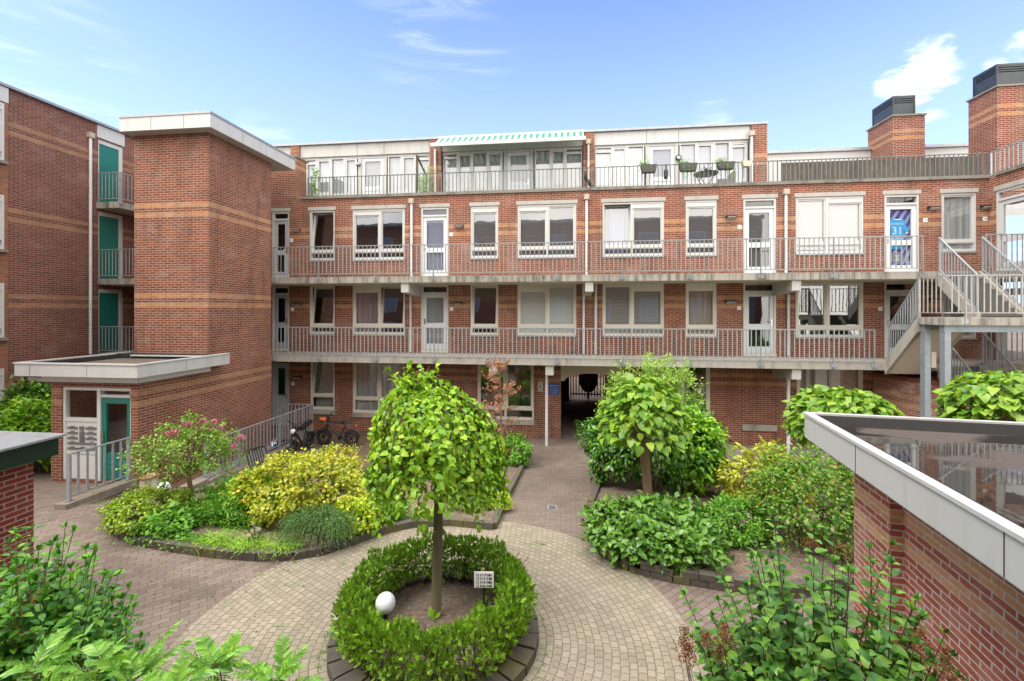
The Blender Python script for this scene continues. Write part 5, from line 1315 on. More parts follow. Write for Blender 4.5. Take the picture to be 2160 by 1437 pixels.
# circular yew hedge: sprays of needles round a ring
t = thing('yew_hedge', 'clipped ring-shaped yew hedge round the weeping tree', 'hedge', CC); A = leaf_arrays(); hb = MB()
for i in range(9000):
    a = rng.uniform(0, 2*pi); front = max(0, -sin(a+TH)); 
    ph = 2*pi*rng.random(); f = rng.random()**.4
    lum = 1+.13*sin(7*a+1)+.09*sin(13*a+2*ph)+.06*sin(23*a)
    cu, cz = cos(ph)*.195*f*lum, sin(ph)*.285*f*lum
    if cz < -.1 and front > .5 and rng.random() < .62: continue
    if cz < -.18 and rng.random() < .45: continue
    r = 1.0+cu; p = CC+Vector((r*cos(a), r*sin(a), .47+cz))
    o = Vector((cos(a)*cu, sin(a)*cu, cz)); o = (o.normalized() if o.length > 1e-4 else Vector((0,0,1)))*.8+Vector((0,0,.55))+rv(.42); o.normalize()
    L = rng.uniform(.04,.085); side = o.cross(rv()).normalized(); k = 11
    for j in range(k):
        s = j/k; q = p+o*(L*s)
        for sg in (-1,1): put(A, q, o*.75+side*sg*.75, o.cross(side)+rv(.2), .034*(1-.5*s), .0098)
leaf_object('foliage', A, 'lite', M['lf_yew'], t, fold=.0, curl=.1)
for i in range(46):
    a = 2*pi*i/46+rng.uniform(-.05,.05); b = CC+Vector((1.0*cos(a),1.0*sin(a),.05)); 
    for k in range(3): hb.tube([b+rv(.02), b+Vector((rng.gauss(0,.08),rng.gauss(0,.08),.3)), b+Vector((rng.gauss(0,.14),rng.gauss(0,.14),.62))],[.012,.008,.004],5)
hb.build('stems', M['twig'], t, uv=False)

# weeping mulberry
tb = Vector((*camw(-1.0, 5.98), .42)); t = thing('weeping_mulberry', 'grafted weeping tree with a bright green umbrella crown inside the ring hedge', 'tree', tb)
ap = tb+Vector((.0,.05,2.55))
m = MB(); m.tube([tb+Vector((0,0,-.1)), tb+Vector((0,0,.12)), tb+Vector((.02,.01,.9)), tb+Vector((.03,.02,1.6)), tb+Vector((.02,.03,2.2)), ap],[.095,.072,.066,.060,.066,.05],12); m.build('trunk', M['bark_grey'], t, smooth=True, uv=False)
A = leaf_arrays(); m = MB()
for i in range(450):
    a = rng.uniform(0,6.28); sh = rng.random()**.5; Rm = (.30+.55*sh)*(1+.06*sin(3*a+.6)+.05*sin(5*a)); zt = 3.50+.24*(1-sh)*rng.random()+.06*sin(2*a+.5); eq = 2.62+rng.uniform(-.1,.12); ze = (rng.uniform(2.02,2.45) if rng.random() < .6 else rng.uniform(2.3,2.75))+.22*max(0,-sin(a))-.08*abs(cos(a))
    pts = []; d = Vector((cos(a),sin(a),0)); c0 = Vector((ap.x-.02, ap.y, 0))
    for k in range(9): q = k/8*pi/2; pts.append(c0+d*(Rm*sin(q)**1.12)+Vector((-.22*cos(q)**1.5,0,eq+(zt-eq)*cos(q)))+rv(.012))
    z = eq; w = Rm
    while z > ze: z -= .08; w += rng.gauss(.009,.012); pts.append(c0+d*w+Vector((0,0,z))+rv(.010))
    if i % 3 == 0: m.tube(pts, [.010*(1-.7*k/len(pts))+.002 for k in range(len(pts))], 4, cap=False)
    if i % 23 == 0:
        while z > 1.86: z -= .08; w += rng.gauss(.0,.012); pts.append(c0+d*w+Vector((0,0,z))+rv(.010))
    tot = sum((pts[k+1]-pts[k]).length for k in range(len(pts)-1)); n = int(tot/.046)
    for k in range(1, n):
        u = k/n*(len(pts)-1); j = min(int(u), len(pts)-2); p = pts[j].lerp(pts[j+1], u-j); tg = (pts[j+1]-pts[j]).normalized()
        if p.z > 3.3 and sh < .4: continue
        s = tg.cross(d).normalized()*(1 if k % 2 else -1)
        dd = s*.6+d*.45+Vector((0,0,-.35))+tg*.25+rv(.5); l = rng.uniform(.045,.112); put(A, p+rv(.022), dd, d*.7+Vector((0,0,.6))+rv(.45), l, l*.72)
for i in range(26):                                                 # loose shoots on top
    a = rng.uniform(0,6.28); b = c0+Vector((-.24+.35*cos(a)*rng.random(),.35*sin(a)*rng.random(),3.48)); e = b+Vector((rng.gauss(0,.2),rng.gauss(0,.2),rng.uniform(.08,.34)))
    m.tube([b,e],.005,4)
    for k in range(7): put(A, b.lerp(e, rng.random()), rv(.6)+Vector((0,0,-.1)), rv(.4)+Vector((0,0,1)), rng.uniform(.07,.11), .07)
m.build('branches', M['twig'], t, uv=False); leaf_object('crown', A, 'heart', M['lf_mulberry'], t, curl=.3)

# ball catalpas
def catalpa(label, b, h0, h1, rx, tr, lean=(0,0), n=1100, low=-.06):
    t = thing('ball_catalpa', label, 'tree', b); top = b+Vector((lean[0],lean[1],h0+.12)); rz = (h1-h0)
    if tr: MB().tube([b+Vector((0,0,-.1)),b+Vector((0,0,.1)),b.lerp(top,.5)+Vector((.015,0,0)),top,top+Vector((0,0,.25))],[tr*1.2,tr,tr*.88,tr*.95,tr*.6],12).build('trunk', M['bark'], t, smooth=True, uv=False)
    A = leaf_arrays(); br = MB(); c = top+Vector((0,0,.02))
    for i in range(26): d = rdir(.1); br.tube([top, top+Vector((d.x*rx*.85,d.y*rx*.85,rz*.75*d.z))],[.022,.008],5)
    br.build('branches', M['bark'], t, uv=False)
    for i in range(n):
        d = rdir(low); f = .58+.42*rng.random()**.5; lum = 1+.08*sin(4*math.atan2(d.y,d.x)+i%3); z = max(d.z, low)
        p = c+Vector((d.x*rx*f*lum, d.y*rx*f*lum, rz*(.08+.92*abs(z)**.8*f*(1 if z > 0 else -.75))))
        hd_ = Vector((d.x,d.y,0)); dd = hd_*.75+Vector((0,0,-.30+.2*d.z))+rv(.28)
        L = rng.uniform(.13,.235); put(A, p, dd, d*.45+Vector((0,0,.95))+rv(.25), L, L*.80)
    leaf_object('crown', A, 'heart', M['lf_catalpa'], t, fold=.22, curl=.32)
b = gnd(1369,1090); zc = zcof(b); hz = lambda y: EYE-(y-HY)*zc/F-b.z
catalpa('ball-headed catalpa with bare brown trunk in the right bed', b, hz(940), hz(810), .82, .10, (-.12,0), 820)
p = at(1775,985,9.6); b = Vector((p.x,p.y,gz(p.y))); catalpa('ball catalpa whose crown shows over the corner of the shed roof', b, 1.72, 4.52-(834-655)*9.6/960-b.z, 1.0, .1, n=1500, low=-.75)
p = at(2118,985,9.0); b = Vector((p.x,p.y,gz(p.y))); catalpa('ball catalpa behind the shed roof at the right edge', b, 2.05, 4.52-(797-655)*9.0/960-b.z, .95, .1, n=1500, low=-.75)

# copper-leaved young tree, silver-green tree
b = gnd(1056,980); t = thing('copper_tree', 'slender young tree with reddish copper leaves by the path', 'tree', b); zc = zcof(b); hz = lambda y: EYE-(y-HY)*zc/F-b.z
H = hz(772); m = MB(); m.tube([b,b+Vector((.02,0,H*.5)),b+Vector((-.03,0,H*.97))],[.035,.026,.008],7); A = leaf_arrays()
for i in range(46):
    s = rng.uniform(.32,1); p = b+Vector((0,0,H*s)); a = rng.uniform(0,6.28); L = rng.uniform(.4,.95)*(1.25-s*.75); e = p+Vector((cos(a)*L,sin(a)*L,rng.uniform(.05,.3)))
    m.tube([p,e],[.009,.003],4)
    for k in range(int(26*(.6+.6*s))):
        q = p.lerp(e, rng.uniform(.25,1.05)); put(A, q+rv(.03), rv(.6)+(e-p).normalized()*.5+Vector((0,0,-.45)), rv(.5)+Vector((0,-.3,1)), rng.uniform(.08,.14), .036)
m.build('trunk', M['bark'], t, uv=False); leaf_object('crown', A, 'lance', M['lf_red'], t)
MB().lathe([(.045,.0),(.05,.0),(.05,.08),(.045,.08)], b+Vector((0,0,.55)), 8).build('tree_tie', M['black'], t, uv=False)
b = gnd(1440,1010); t = thing('willow_leaved_tree', 'small open tree with silvery green foliage behind the ball catalpa', 'tree', b); zc = zcof(b); hz = lambda y: EYE-(y-HY)*zc/F-b.z
m = MB(); c = at(1385,815,zc)
k1 = at(1415,905,zc); m.tube([b,b+Vector((.05,0,.8)),k1],[.06,.05,.04],8); m.tube([k1,at(1385,850,zc),at(1352,800,zc-.2)],[.035,.026,.014],6); m.tube([k1,at(1425,840,zc),at(1440,785,zc+.2)],[.03,.022,.012],6); m.tube([k1,at(1390,830,zc),at(1395,770,zc)],[.03,.022,.010],6)
m.build('trunk', M['bark'], t, uv=False); A = leaf_arrays()
for cx_, cy_, rx_, rz_, k in ((1330,812,48,46,70),(1395,782,52,34,80),(1440,830,42,48,70),(1290,860,28,34,30),(1470,870,18,34,24),(1400,850,46,36,40)):
    crown(A, at(cx_,cy_,zc+rng.uniform(-.3,.3)), (rx_/F*zc, rx_/F*zc, rz_/F*zc), k, 26, .10, .092, .030, .05, .6, -1, .3, .25)
leaf_object('crown', A, 'lance', M['lf_willow'], t)

# rose tree
b = gnd(403,1090); t = thing('rose_tree', 'standard rose tree with pink blooms in the left bed', 'tree', b); zc = zcof(b); w = lambda x, y, d=0: at(x, y, zc+d)
m = MB(); m.tube([b,w(402,1030),w(396,1000)],[.055,.045,.042],9)
for e in ((340,930),(370,915),(420,905),(455,935),(470,960),(330,965),(400,890),(455,895),(500,935)): m.tube([w(396,1000),w((396+e[0])/2,(985+e[1])/2,rng.uniform(-.2,.2)),w(*e,rng.uniform(-.3,.3))],[.022,.014,.006],6)
m.tube([w(400,900),w(404,868)],[.008,.004],5); m.tube([w(470,960),w(508,928)],[.008,.004],5)
m.build('trunk', M['bark'], t, uv=False); A = leaf_arrays()
k = zc/F
crown(A, w(388,955), (92*k,80*k,58*k), 250, 16, .085, .052, .038, .1, .6, -.8, .35, .25)
crown(A, w(405,900), (26*k,22*k,34*k), 30, 13, .06, .055, .040, .1, .5, -1, .3); crown(A, w(462,912), (32*k,26*k,26*k), 30, 13, .06, .055, .040, .1, .5, -1, .3); crown(A, w(498,950), (22*k,20*k,34*k), 18, 11, .06, .05, .032, .1, .5, -1, .3)
crown(A, w(320,1000), (26*k,20*k,26*k), 14, 10, .06, .045, .028, .1, .5, -1, .3)
leaf_object('crown', A, 'oval', M['lf_rose'], t)
for x_, y_, r_, mt in ((396,896,13,'petal'),(362,916,14,'petal'),(374,910,9,'petal'),(427,890,12,'petal'),(452,891,11,'petal'),(465,903,9,'petal'),(508,925,14,'petal'),(493,941,10,'petal'),(367,867,4,'petal_red'),(404,868,5,'petal_red'),(338,984,5,'petal_red'),(348,915,7,'petal')):
    c = w(x_, y_, -.22); A = leaf_arrays(); r = r_*k*.5
    for i in range(34): d = rdir(-.5); put(A, c+d*r*.25, d+rv(.3), rv(.5)+d.cross(Vector((0,0,1))), r*1.15, r*1.0)
    leaf_object('bloom', A, 'oval', M[mt], t, curl=.5)

# shrubs near the camera
def stemmed(name, label, cat, base, ctr, rad, n, pairs, L, W, mat, tmpl, up=.9, zmin=.0, twig='twig', lo=.40, thick=.0045, droop=.12, alt=True, seedpts=None):
    t = thing(name, label, cat, base); A = leaf_arrays(); m = MB(); tips = []
    for i in range(n):
        d = rdir(zmin); f = rng.uniform(.5,1.04)
        tip = Vector(ctr)+Vector((d.x*rad[0], d.y*rad[1], d.z*rad[2]))*f
        b = Vector(base)+Vector((rng.gauss(0,.12),rng.gauss(0,.10),0)); mid = b.lerp(tip,.55)+Vector((rng.gauss(0,.08),rng.gauss(0,.08),.12))
        pts = [b*(1-s)**2+mid*2*s*(1-s)+tip*s*s for s in [j/10 for j in range(11)]]
        m.tube(pts, [thick*(1-.85*j/10)+.0022 for j in range(11)], 5, cap=False); tips.append((tip,(pts[-1]-pts[-2]).normalized()))
        ax = rng.uniform(0,6.28)
        for k in range(pairs):
            s = lo+(1-lo)*k/(pairs-1); p = b*(1-s)**2+mid*2*s*(1-s)+tip*s*s; tg = ((mid-b)*(1-s)+(tip-mid)*s).normalized()
            u = tg.cross(Vector((0,0,1)) if abs(tg.z) < .95 else Vector((1,0,0))).normalized(); v = tg.cross(u); an = ax+(pi/2 if k % 2 else 0)+rng.gauss(0,.25)
            sd = u*cos(an)+v*sin(an); sz = (1.08-.5*max(0,(s-.75)/.25))*rng.uniform(.75,1.1)
            for sg in (-1,1):
                dd = sd*sg*.85+tg*(.35+.35*max(0,(s-.8)/.2))+Vector((0,0,-droop))+rv(.14); put(A, p+sd*sg*.008, dd, tg*.8+Vector((0,0,.6))+rv(.18), L*sz, W*sz)
        for q in range(3): put(A, tip, tips[-1][1]+rv(.3), rv(), L*.5, W*.4)
    m.build('stems', M[twig], t, uv=False); leaf_object('foliage', A, tmpl, M[mat], t, fold=.28, curl=.28, smooth=False)
    return t, tips
lb = at(1730,1437,3.15); lb = Vector((lb.x, lb.y, .42)); lc = at(1715,1410,3.1)
t, tips = stemmed('lilac_bush', 'tall lilac bush in front of the brick shed with withered flower heads', 'shrub', lb, lc, (.90,.62,1.02), 135, 13, .102, .074, 'lf_lilac', 'heart', zmin=-.25, lo=.5)
MB().tube([lb, lb+Vector((-.05,0,1.2)), at(1775,1420,3.0), at(1760,1365,3.0)],[.04,.035,.022,.016],8).build('stem', M['wood'], t, uv=False)
for x_, y_, zc, h in ((1445,1355,3.0,.17),(1452,1385,2.95,.12),(1528,1345,3.0,.15),(1492,1350,3.0,.08),(1520,1380,3.0,.10),(1942,1360,2.75,.15),(1995,1410,2.7,.20),(1715,1405,3.0,.09),(1712,1145,3.35,.07),(1775,1160,3.3,.06)):
    p = at(x_, y_, zc); A = leaf_arrays()
    for i in range(int(1500*h)+140):
        s = rng.random(); r = .038*(1-s*.75); put(A, p+Vector((rng.gauss(0,r),rng.gauss(0,r),h*(s-.4))), rv(), rv(), .014, .010)
    leaf_object('withered_flower', A, 'lite', M['dry'], t)
    MB().tube([p+Vector((0,0,-h*.5)), p+Vector((.06,.08,-h-.22))],.004,5).build('stalk', M['twig'], t, uv=False)
wb = at(70,1437,3.1); wb = Vector((wb.x, wb.y, .42)); wc = at(55,1420,3.05)
t, _ = stemmed('weigela_bush', 'green weigela bush at the lower left in front of the green-roofed pier', 'shrub', wb, wc, (.66,.55,.98), 290, 17, .108, .056, 'lf_weigela', 'oval', zmin=-.2, lo=.30, twig='twig_green')
A = leaf_arrays()
for x_, y_ in ((38,1292),(28,1315),(62,1270),(45,1340),(72,1262)):
    for i in range(16): put(A, at(x_,y_,2.75)+rv(.02), rv(), rv(), .018, .011)
leaf_object('withered_flowers', A, 'lite', M['dry'], t)
wb2 = at(150,1437,2.75); wb2 = Vector((wb2.x, wb2.y, .42)); wc2 = at(150,1460,2.7)
stemmed('buddleja_bush', 'lower bush with long grey-green leaves between weigela and mahonia', 'shrub', wb2, wc2, (.26,.25,.42), 24, 9, .13, .030, 'lf_weigela', 'lance', zmin=.1, lo=.5)
def mahonia(label, px_, py_, zc, n, size):
    c = at(px_, py_, zc); b = Vector((c.x, c.y, .42)); t = thing('mahonia', label, 'shrub', b, group=None); A = leaf_arrays(); m = MB()
    m.tube([b, b+Vector((.03,0,(c.z-.42)*.5)), c],[.022,.018,.012],7)
    for i in range(n):
        a = 2*pi*i/n*1.62+rng.uniform(-.2,.2); el = rng.uniform(.1,1.2); d = Vector((cos(a)*cos(el), sin(a)*cos(el), sin(el))); L = size*rng.uniform(.75,1.15); q = c+rv(.02); pts = [q]; K = 12; d0 = d.copy()
        for k in range(K): d = (d+Vector((0,0,-.075))).normalized(); q = q+d*(L/K); pts.append(q)
        m.tube(pts, [.0045*(1-.6*j/K) for j in range(K+1)], 5, cap=False)
        side = d0.cross(Vector((0,0,1))).normalized(); nrm = side.cross(d0).normalized()
        for k in range(2, K+1):
            tg = (pts[k]-pts[k-1]).normalized(); l = size*.34*(1-.35*abs(k-6)/6)
            for sg in (-1,1): put(A, pts[k], side*sg*.9+tg*.6+Vector((0,0,.02))+rv(.09), nrm+side*sg*.25+rv(.12), l*rng.uniform(.85,1.1), l*.27)
        put(A, pts[-1], tg, nrm, size*.30, size*.09)
    m.build('stems', M['twig_green'], t, uv=False); leaf_object('foliage', A, 'spiny', M['lf_mahonia'], t, fold=.25, curl=.16)
for i, (x_, y_, zc, n, s, lb_) in enumerate(((455,1412,2.6,11,.21,'bright green mahonia at the bottom edge, tallest in the middle'),(290,1440,2.5,11,.20,'bright green mahonia at the bottom edge left of the tallest one'),(70,1425,2.5,11,.21,'bright green mahonia in the lower left corner'),
                            (585,1452,2.5,11,.20,'bright green mahonia at the bottom edge, rightmost of the row'),(375,1455,2.4,10,.19,'bright green mahonia low in front of the tallest one'),(185,1425,2.5,11,.20,'bright green mahonia at the bottom edge beside the weigela'))):
    mahonia(lb_, x_, y_, zc, n, s)

# ------------------------------------------------------------------ left pier, right shed
ps = thing('brick_shed', 'small brick shed with dark green roof edge at the left edge', 'shed', (-7.5,4,.4))
MB().box(-10.2,-6.9,1.8,5.15,.2,2.64).build('wall', M['brick_pier'], ps)
MB().box(-10.3,-6.72,1.7,5.30,2.60,2.84).build('fascia', M['dgreen'], ps)
m = MB(); m.box(-10.35,-6.66,1.65,5.36,2.84,2.868); m.build('roof', M['trim'], ps)
o_ = camw(4.06, 5.40)
sd = thing('brick_shed', 'flat-roofed brick shed with white fascia and rain puddles on its roof', 'shed', (o_[0], o_[1], 0), -R(7.2), local=True)
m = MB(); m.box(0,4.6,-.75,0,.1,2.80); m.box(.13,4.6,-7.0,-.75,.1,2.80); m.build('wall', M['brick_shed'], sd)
fx, fy, zt = -.453, .206, 3.235
m = MB(); m.box(fx,fx+.035,-7.2,fy,2.935,zt-.02); m.box(fx+.035,5.0,fy-.035,fy,2.935,zt-.02); m.build('fascia', M['fascia'], sd)
m = MB(); m.box(fx+.20,fx+.23,-7.0,fy-.15,2.78,2.934); m.box(fx+.23,4.9,fy-.18,fy-.15,2.78,2.934); m.box(fx+.04,4.9,-7.1,fy-.04,2.92,2.933); m.build('lower_fascia', M['fascia_old'], sd)
m = MB(); m.box(fx-.015,fx+.075,-7.2,fy+.015,zt-.02,zt+.012); m.box(fx+.075,5.0,fy-.05,fy+.015,zt-.02,zt+.012); m.build('roof_edge', M['trim_white'], sd)
m = MB(); m.box(fx+.075,5.0,-7.1,fy-.05,3.02,3.12); m.build('roof', M['wet_roof'], sd)
m = MB(); m.prx([(fy-.05,3.12),(fy-.05,3.225),(fy-.09,3.228),(fy-.15,3.12)], fx+.075, 5.0); m.pry([(fx+.21,3.12),(fx+.13,3.225),(fx+.075,3.225),(fx+.075,3.12)], -7.1, fy-.11); m.build('roof_upstand', M['bitumen'], sd)
m = MB()
for y in (-1.1,-2.9): m.box(fx-.003,fx-.0005,y-.004,y+.004,2.94,3.21)
for y in (-.5,-1.9,-3.2): m.box(fx+.197,fx+.1995,y-.004,y+.004,2.785,2.93)
m.build('panel_joint', M['shadow_gap'], sd, uv=False)

# ------------------------------------------------------------------ sign, globe lamps, pot, chair
zc = 5.35; c = at(1021,1221,zc); b = Vector((c.x,c.y,.50)); t = thing('direction_sign', 'white house number direction board with arrows on a black post', 'sign', b)
u = Vector((CS*1,SN*1,0)); rz = TH
sw, shh = 41/F*zc, 33/F*zc
MB().tube([Vector((c.x,c.y,.42)), Vector((c.x,c.y,c.z+shh*.4))],.013,8).build('post', M['black'], t, uv=False)
nrm = Vector((SN,-CS,0)); cf = c+nrm*.02
MB().beam(cf-u*sw/2, cf+u*sw/2, .010, shh).build('board', M['sign_white'], t, uv=False)
for i, (s, ar) in enumerate((('15 F1-F12','r'),('15 F13-F18','u'),('15 F19-F30','l'),('15 F40-F47','r'))):
    z = cf.z+shh*(.27-.235*i); p0 = cf-u*sw*.44+nrm*.0062
    text('lettering', s, .043, M['sign_ink'], t, (p0.x,p0.y,z-.006), rot=(pi/2,0,rz), origin=b)
    m = MB(); pc_ = cf+u*sw*.31+nrm*.007+Vector((0,0,z-cf.z+.008)); a = sw*.10
    def tri(p, q, r_): m.add([p,q,r_],[(0,1,2)])
    Z_ = Vector((0,0,1))
    if ar == 'u': m.beam(pc_-Z_*.016, pc_+Z_*.002, .012, .001, up=tuple(nrm)); tri(pc_+Z_*.02, pc_-u*.014-Z_*.0, pc_+u*.014-Z_*.0)
    else:
        k = 1 if ar == 'r' else -1; m.beam(pc_-u*a*k, pc_+u*a*.5*k, .001, .008); tri(pc_+u*a*1.1*k, pc_+u*a*.4*k+Z_*.012, pc_+u*a*.4*k-Z_*.012)
    m.build('arrow', M['sign_ink'], t, uv=False)
def globe(label, c, r, zb):
    t = thing('globe_lamp', label, 'garden lamp', (c.x,c.y,zb))
    MB().tube([(c.x,c.y,zb),(c.x,c.y,c.z-r*.85)],.03,10).build('post', M['black'], t, uv=False)
    MB().lathe([(.03,c.z-r*1.05),(.055,c.z-r*.98),(.06,c.z-r*.88),(.001,c.z-r*.86)],(c.x,c.y,0),14).build('collar', M['black'], t, uv=False)
    MB().ball(c, r, 28).build('globe', M['globe'], t, smooth=True, uv=False)
globe('white globe garden lamp leaning in the ring hedge', at(813,1272,5.45), .118, .5)
globe('white globe garden lamp on black post behind the rose tree', at(345,1030,10.2), .14, .2)
c = at(315,1040,10.3); c = Vector((c.x,c.y,.22)); t = thing('stoneware_pot', 'cream stoneware pot with brown rim beside the lodge wall', 'pot', c)
MB().lathe([(.001,0),(.15,0),(.18,.1),(.185,.35),(.165,.5),(.172,.52)], c, 22).build('body', M['clay'], t, smooth=True, uv=False)
MB().lathe([(.172,.52),(.19,.53),(.19,.565),(.16,.57),(.15,.5),(.001,.42)], c, 22).build('rim', M['clay_rim'], t, smooth=True, uv=False)
c = gnd(560,1030); t = thing('patio_chair', 'black plastic patio chair seen from the side behind the golden bush', 'chair', c)
d = Vector((.93,-.36,0)).normalized(); s_ = Vector((-d.y,d.x,0))
P = lambda x, y, z: c+d*x+s_*y+Vector((0,0,z))
m = MB(); m.beam(P(-.22,0,.43),P(.22,0,.45),.46,.03); m.build('seat', M['rubber'], t, uv=False)
m = MB(); m.tube([P(-.2,-.23,.43),P(-.36,-.24,.84),P(-.40,-.2,.90),P(-.40,.2,.90),P(-.36,.24,.84),P(-.2,.23,.43)],.018,8)
for y in (-.15,-.09,-.03,.03,.09,.15): m.tube([P(-.21,y,.45),P(-.40,y,.89)],.012,6)
m.build('backrest', M['rubber'], t, uv=False)
for x in (-.22,.2):
    for y in (-.22,.22): MB().tube([P(x,y,.43),P(x*1.2,y*1.05,0)],.016,6).build('leg', M['rubber'], t, uv=False)

# ------------------------------------------------------------------ two fat-tyred bikes
def bike(label, rear, front, cast, long_seat, basket):
    dx = front-rear; L = 1.02; r = .265; rear = Vector((rear.x,rear.y,rear.z))
    t = thing('fat_bike', label, 'electric bike', rear, math.atan2(dx.y,dx.x), local=True)
    for wx in (0, L):
        w = MB().ring((wx,0,r),(0,1,0),r-.048,.048,32,10).build('wheel', M['rubber'], t, smooth=True, uv=False)
        m = MB(); m.ring((wx,0,r),(0,1,0),r-.095,.016,28,6,2.2); m.lathe([(.001,-.05),(.045,-.05),(.045,.05),(.001,.05)],(0,0,0),14); k = len(m.v)-14*4; m.v[k:] = [(wx+x,z,r+y) for x,y,z in m.v[k:]]
        for i in range(6 if cast else 18):
            a = 2*pi*i/(6 if cast else 18)+.2; e = Vector((wx+(r-.09)*cos(a), .0, r+(r-.09)*sin(a))); m.tube([(wx+.03*cos(a),(.02 if i%2 else -.02),r+.03*sin(a)),e],.011 if cast else .0028,5)
        m.build('rim', M['black'], w, uv=False)
        f = MB(); a0, a1 = (.15*pi, .95*pi) if wx == 0 else (.12*pi, .98*pi); n = 14
        for i in range(n):
            q0, q1 = a0+(a1-a0)*i/n, a0+(a1-a0)*(i+1)/n; rr = r+.022
            f.beam((wx+rr*cos(q0),0,r+rr*sin(q0)),(wx+rr*cos(q1),0,r+rr*sin(q1)),.105,.006, up=(cos(q0),0,sin(q0)))
        f.build('mudguard', M['black'], t, uv=False)
    m = MB(); hd = Vector((L-.17,0,.74)); bb = Vector((.42,0,.27)); st_ = Vector((.22,0,.68))
    m.tube([hd,bb],.034,10); m.tube([hd+Vector((0,0,.06)),Vector((.30,0,.75)),st_],.022,8); m.tube([st_,bb],.022,8)
    for y in (-.07,.07): m.tube([Vector((0,y,r)),bb+Vector((0,y*.5,0))],.014,6); m.tube([Vector((0,y,r)),st_+Vector((0,y*.5,-.05))],.014,6)
    m.tube([hd+Vector((.02,0,-.08)),hd+Vector((-.02,0,.12))],.03,8)
    m.build('frame', M['black'], t, uv=False)
    m = MB()
    for y in (-.075,.075): m.tube([(L,y,r),(L-.13,y,.66)],.019,8)
    m.beam((L-.13,-.09,.66),(L-.13,.09,.66),.05,.05); m.build('fork', M['black'], t, uv=False)
    m = MB(); m.tube([(L-.18,0,.8),(L-.2,0,.95)],.02,8)
    for y in (-1,1): m.tube([(L-.19,.05*y,.82),(L-.2,.06*y,1.02),(L-.22,.2*y,1.06),(L-.32,.33*y,1.05)],.012,7)
    m.tube([(L-.2,-.06,1.0),(L-.2,.06,1.0)],.012,6); m.build('handlebar', M['black'], t, uv=False)
    m = MB()
    for y in (-1,1): m.tube([(L-.26,.25*y,1.06),(L-.34,.345*y,1.05)],.018,8)
    m.build('grips', M['rubber'], t, uv=False)
    m = MB()
    if long_seat: m.prx([(-.085,.0),(.085,.0),(.10,.07),(.06,.10),(-.06,.10),(-.10,.07)], 0, .58); m.v = [(x-.02, y, z+.74+.10*(1-x/.58)) for x,y,z in m.v]
    else:
        m.lathe([(.001,0),(.09,.0),(.115,.03),(.10,.055),(.001,.065)],(0,0,0),18); m.v = [(.16+x*(2.3 if x > 0 else 1.9), y*(1.05 if x < 0 else .75), z+.78+.05*max(0,-x)*4) for x,y,z in m.v]
    m.build('saddle', M['seat'], t, uv=False)
    m = MB(); m.lathe([(.001,-.05),(.07,-.05),(.07,.05),(.001,.05)],(0,0,0),14); m.v = [(.42+x,z,.27+y) for x,y,z in m.v]; m.tube([(.42,-.09,.27),(.50,-.09,.16)],.01,6); m.tube([(.42,.09,.27),(.34,.09,.38)],.01,6); m.box(.46,.54,-.13,-.07,.15,.175); m.box(.30,.38,.07,.13,.37,.395); m.build('crank', M['charcoal'], t, uv=False)
    m = MB(); m.lathe([(.001,-.04),(.055,-.04),(.065,.03),(.001,.045)],(0,0,0),14); m.v = [(L-.06+z,x,.82+y) for x,y,z in m.v]; m.build('headlight', M['globe'] if not basket else M['orange'], t, uv=False)
    if basket:
        m = MB(); z0, z1 = .76, .96
        for z in (z0, (z0+z1)/2, z1): k = 1+.25*(z-z0)/(z1-z0); q = [(L-.11,-.13*k,z),(L+.14*k,-.13*k,z),(L+.14*k,.13*k,z),(L-.11,.13*k,z)]; [m.tube([q[i],q[(i+1)%4]],.006,5) for i in range(4)]
        for i in range(7): y = -.13+.26*i/6; m.tube([(L+.14,y,z0),(L+.175,y*1.25,z1)],.004,4); m.tube([(L-.11,y,z0),(L+.14,y,z0)],.004,4)
        m.build('basket', M['black'], t, uv=False)
        MB().tube([(L+.0,-.08,.85),(L+.1,.06,.86)],.06,8).build('bag', M['orange'], t, uv=False)
    m = MB(); m.tube([(.36,-.05,.25),(.30,-.2,.0)],.009,6); m.build('kickstand', M['charcoal'], t, uv=False)
    m = MB(); m.box(-.20,-.16,-.04,.04,.66,.72); m.build('rear_light', M['orange'], t, uv=False)
    t.rotation_euler.x = 0
    return t
f1, r1 = gnd(617,966), gnd(653,946)
bike('black fat-tyred bike with long bench saddle leaning at the ramp railing', r1, f1, False, True, False)
f2, r2 = gnd(676,938), gnd(741,942)
bike('black fat-tyred bike with basket and orange bag on the patio', r2, f2, True, False, True)
# ------------------------------------------------------------------ the block the photographer stands in (mirrored in the windows and puddles)
ob = thing('opposite_building', 'brick block facing the court, mirrored in the window panes', 'building', (0,-2.4,0))
hs_ = []
for z0, z1 in ((.9,2.5),(3.7,5.4),(6.4,8.1),(8.9,10.3)):
    for x in np.arange(-15, 13, 3.4): hs_ += [(x,x+1.3,z0,z1)]
MB().wall(-17,14,-.2,11.2,-2.4,[],0).build('wall', M['brick'], ob)
m = MB(); f = MB()
for a, b, c, d in hs_:
    m.box(a+.06,b-.06,-2.37,-2.36,c+.06,d-.06); f.box(a,b,-2.40,-2.375,c,d)
f.build('window_frames', M['white'], ob, uv=False); m.build('panes', M['screen_blue'], ob, uv=False)
MB().box(-17.1,14.1,-9,-2.3,11.2,11.4).build('roof', M['fascia_old'], ob)

# ------------------------------------------------------------------ camera
cam = bpy.data.cameras.new('camera'); co = bpy.data.objects.new('camera', cam); col.objects.link(co); sc.camera = co
co.location = (0,0,EYE); co.rotation_euler = (pi/2,0,TH)
cam.sensor_width = 36; cam.lens = 16; cam.shift_y = -(1437/2-HY)/2160; cam.clip_start = .05; cam.clip_end = 2000

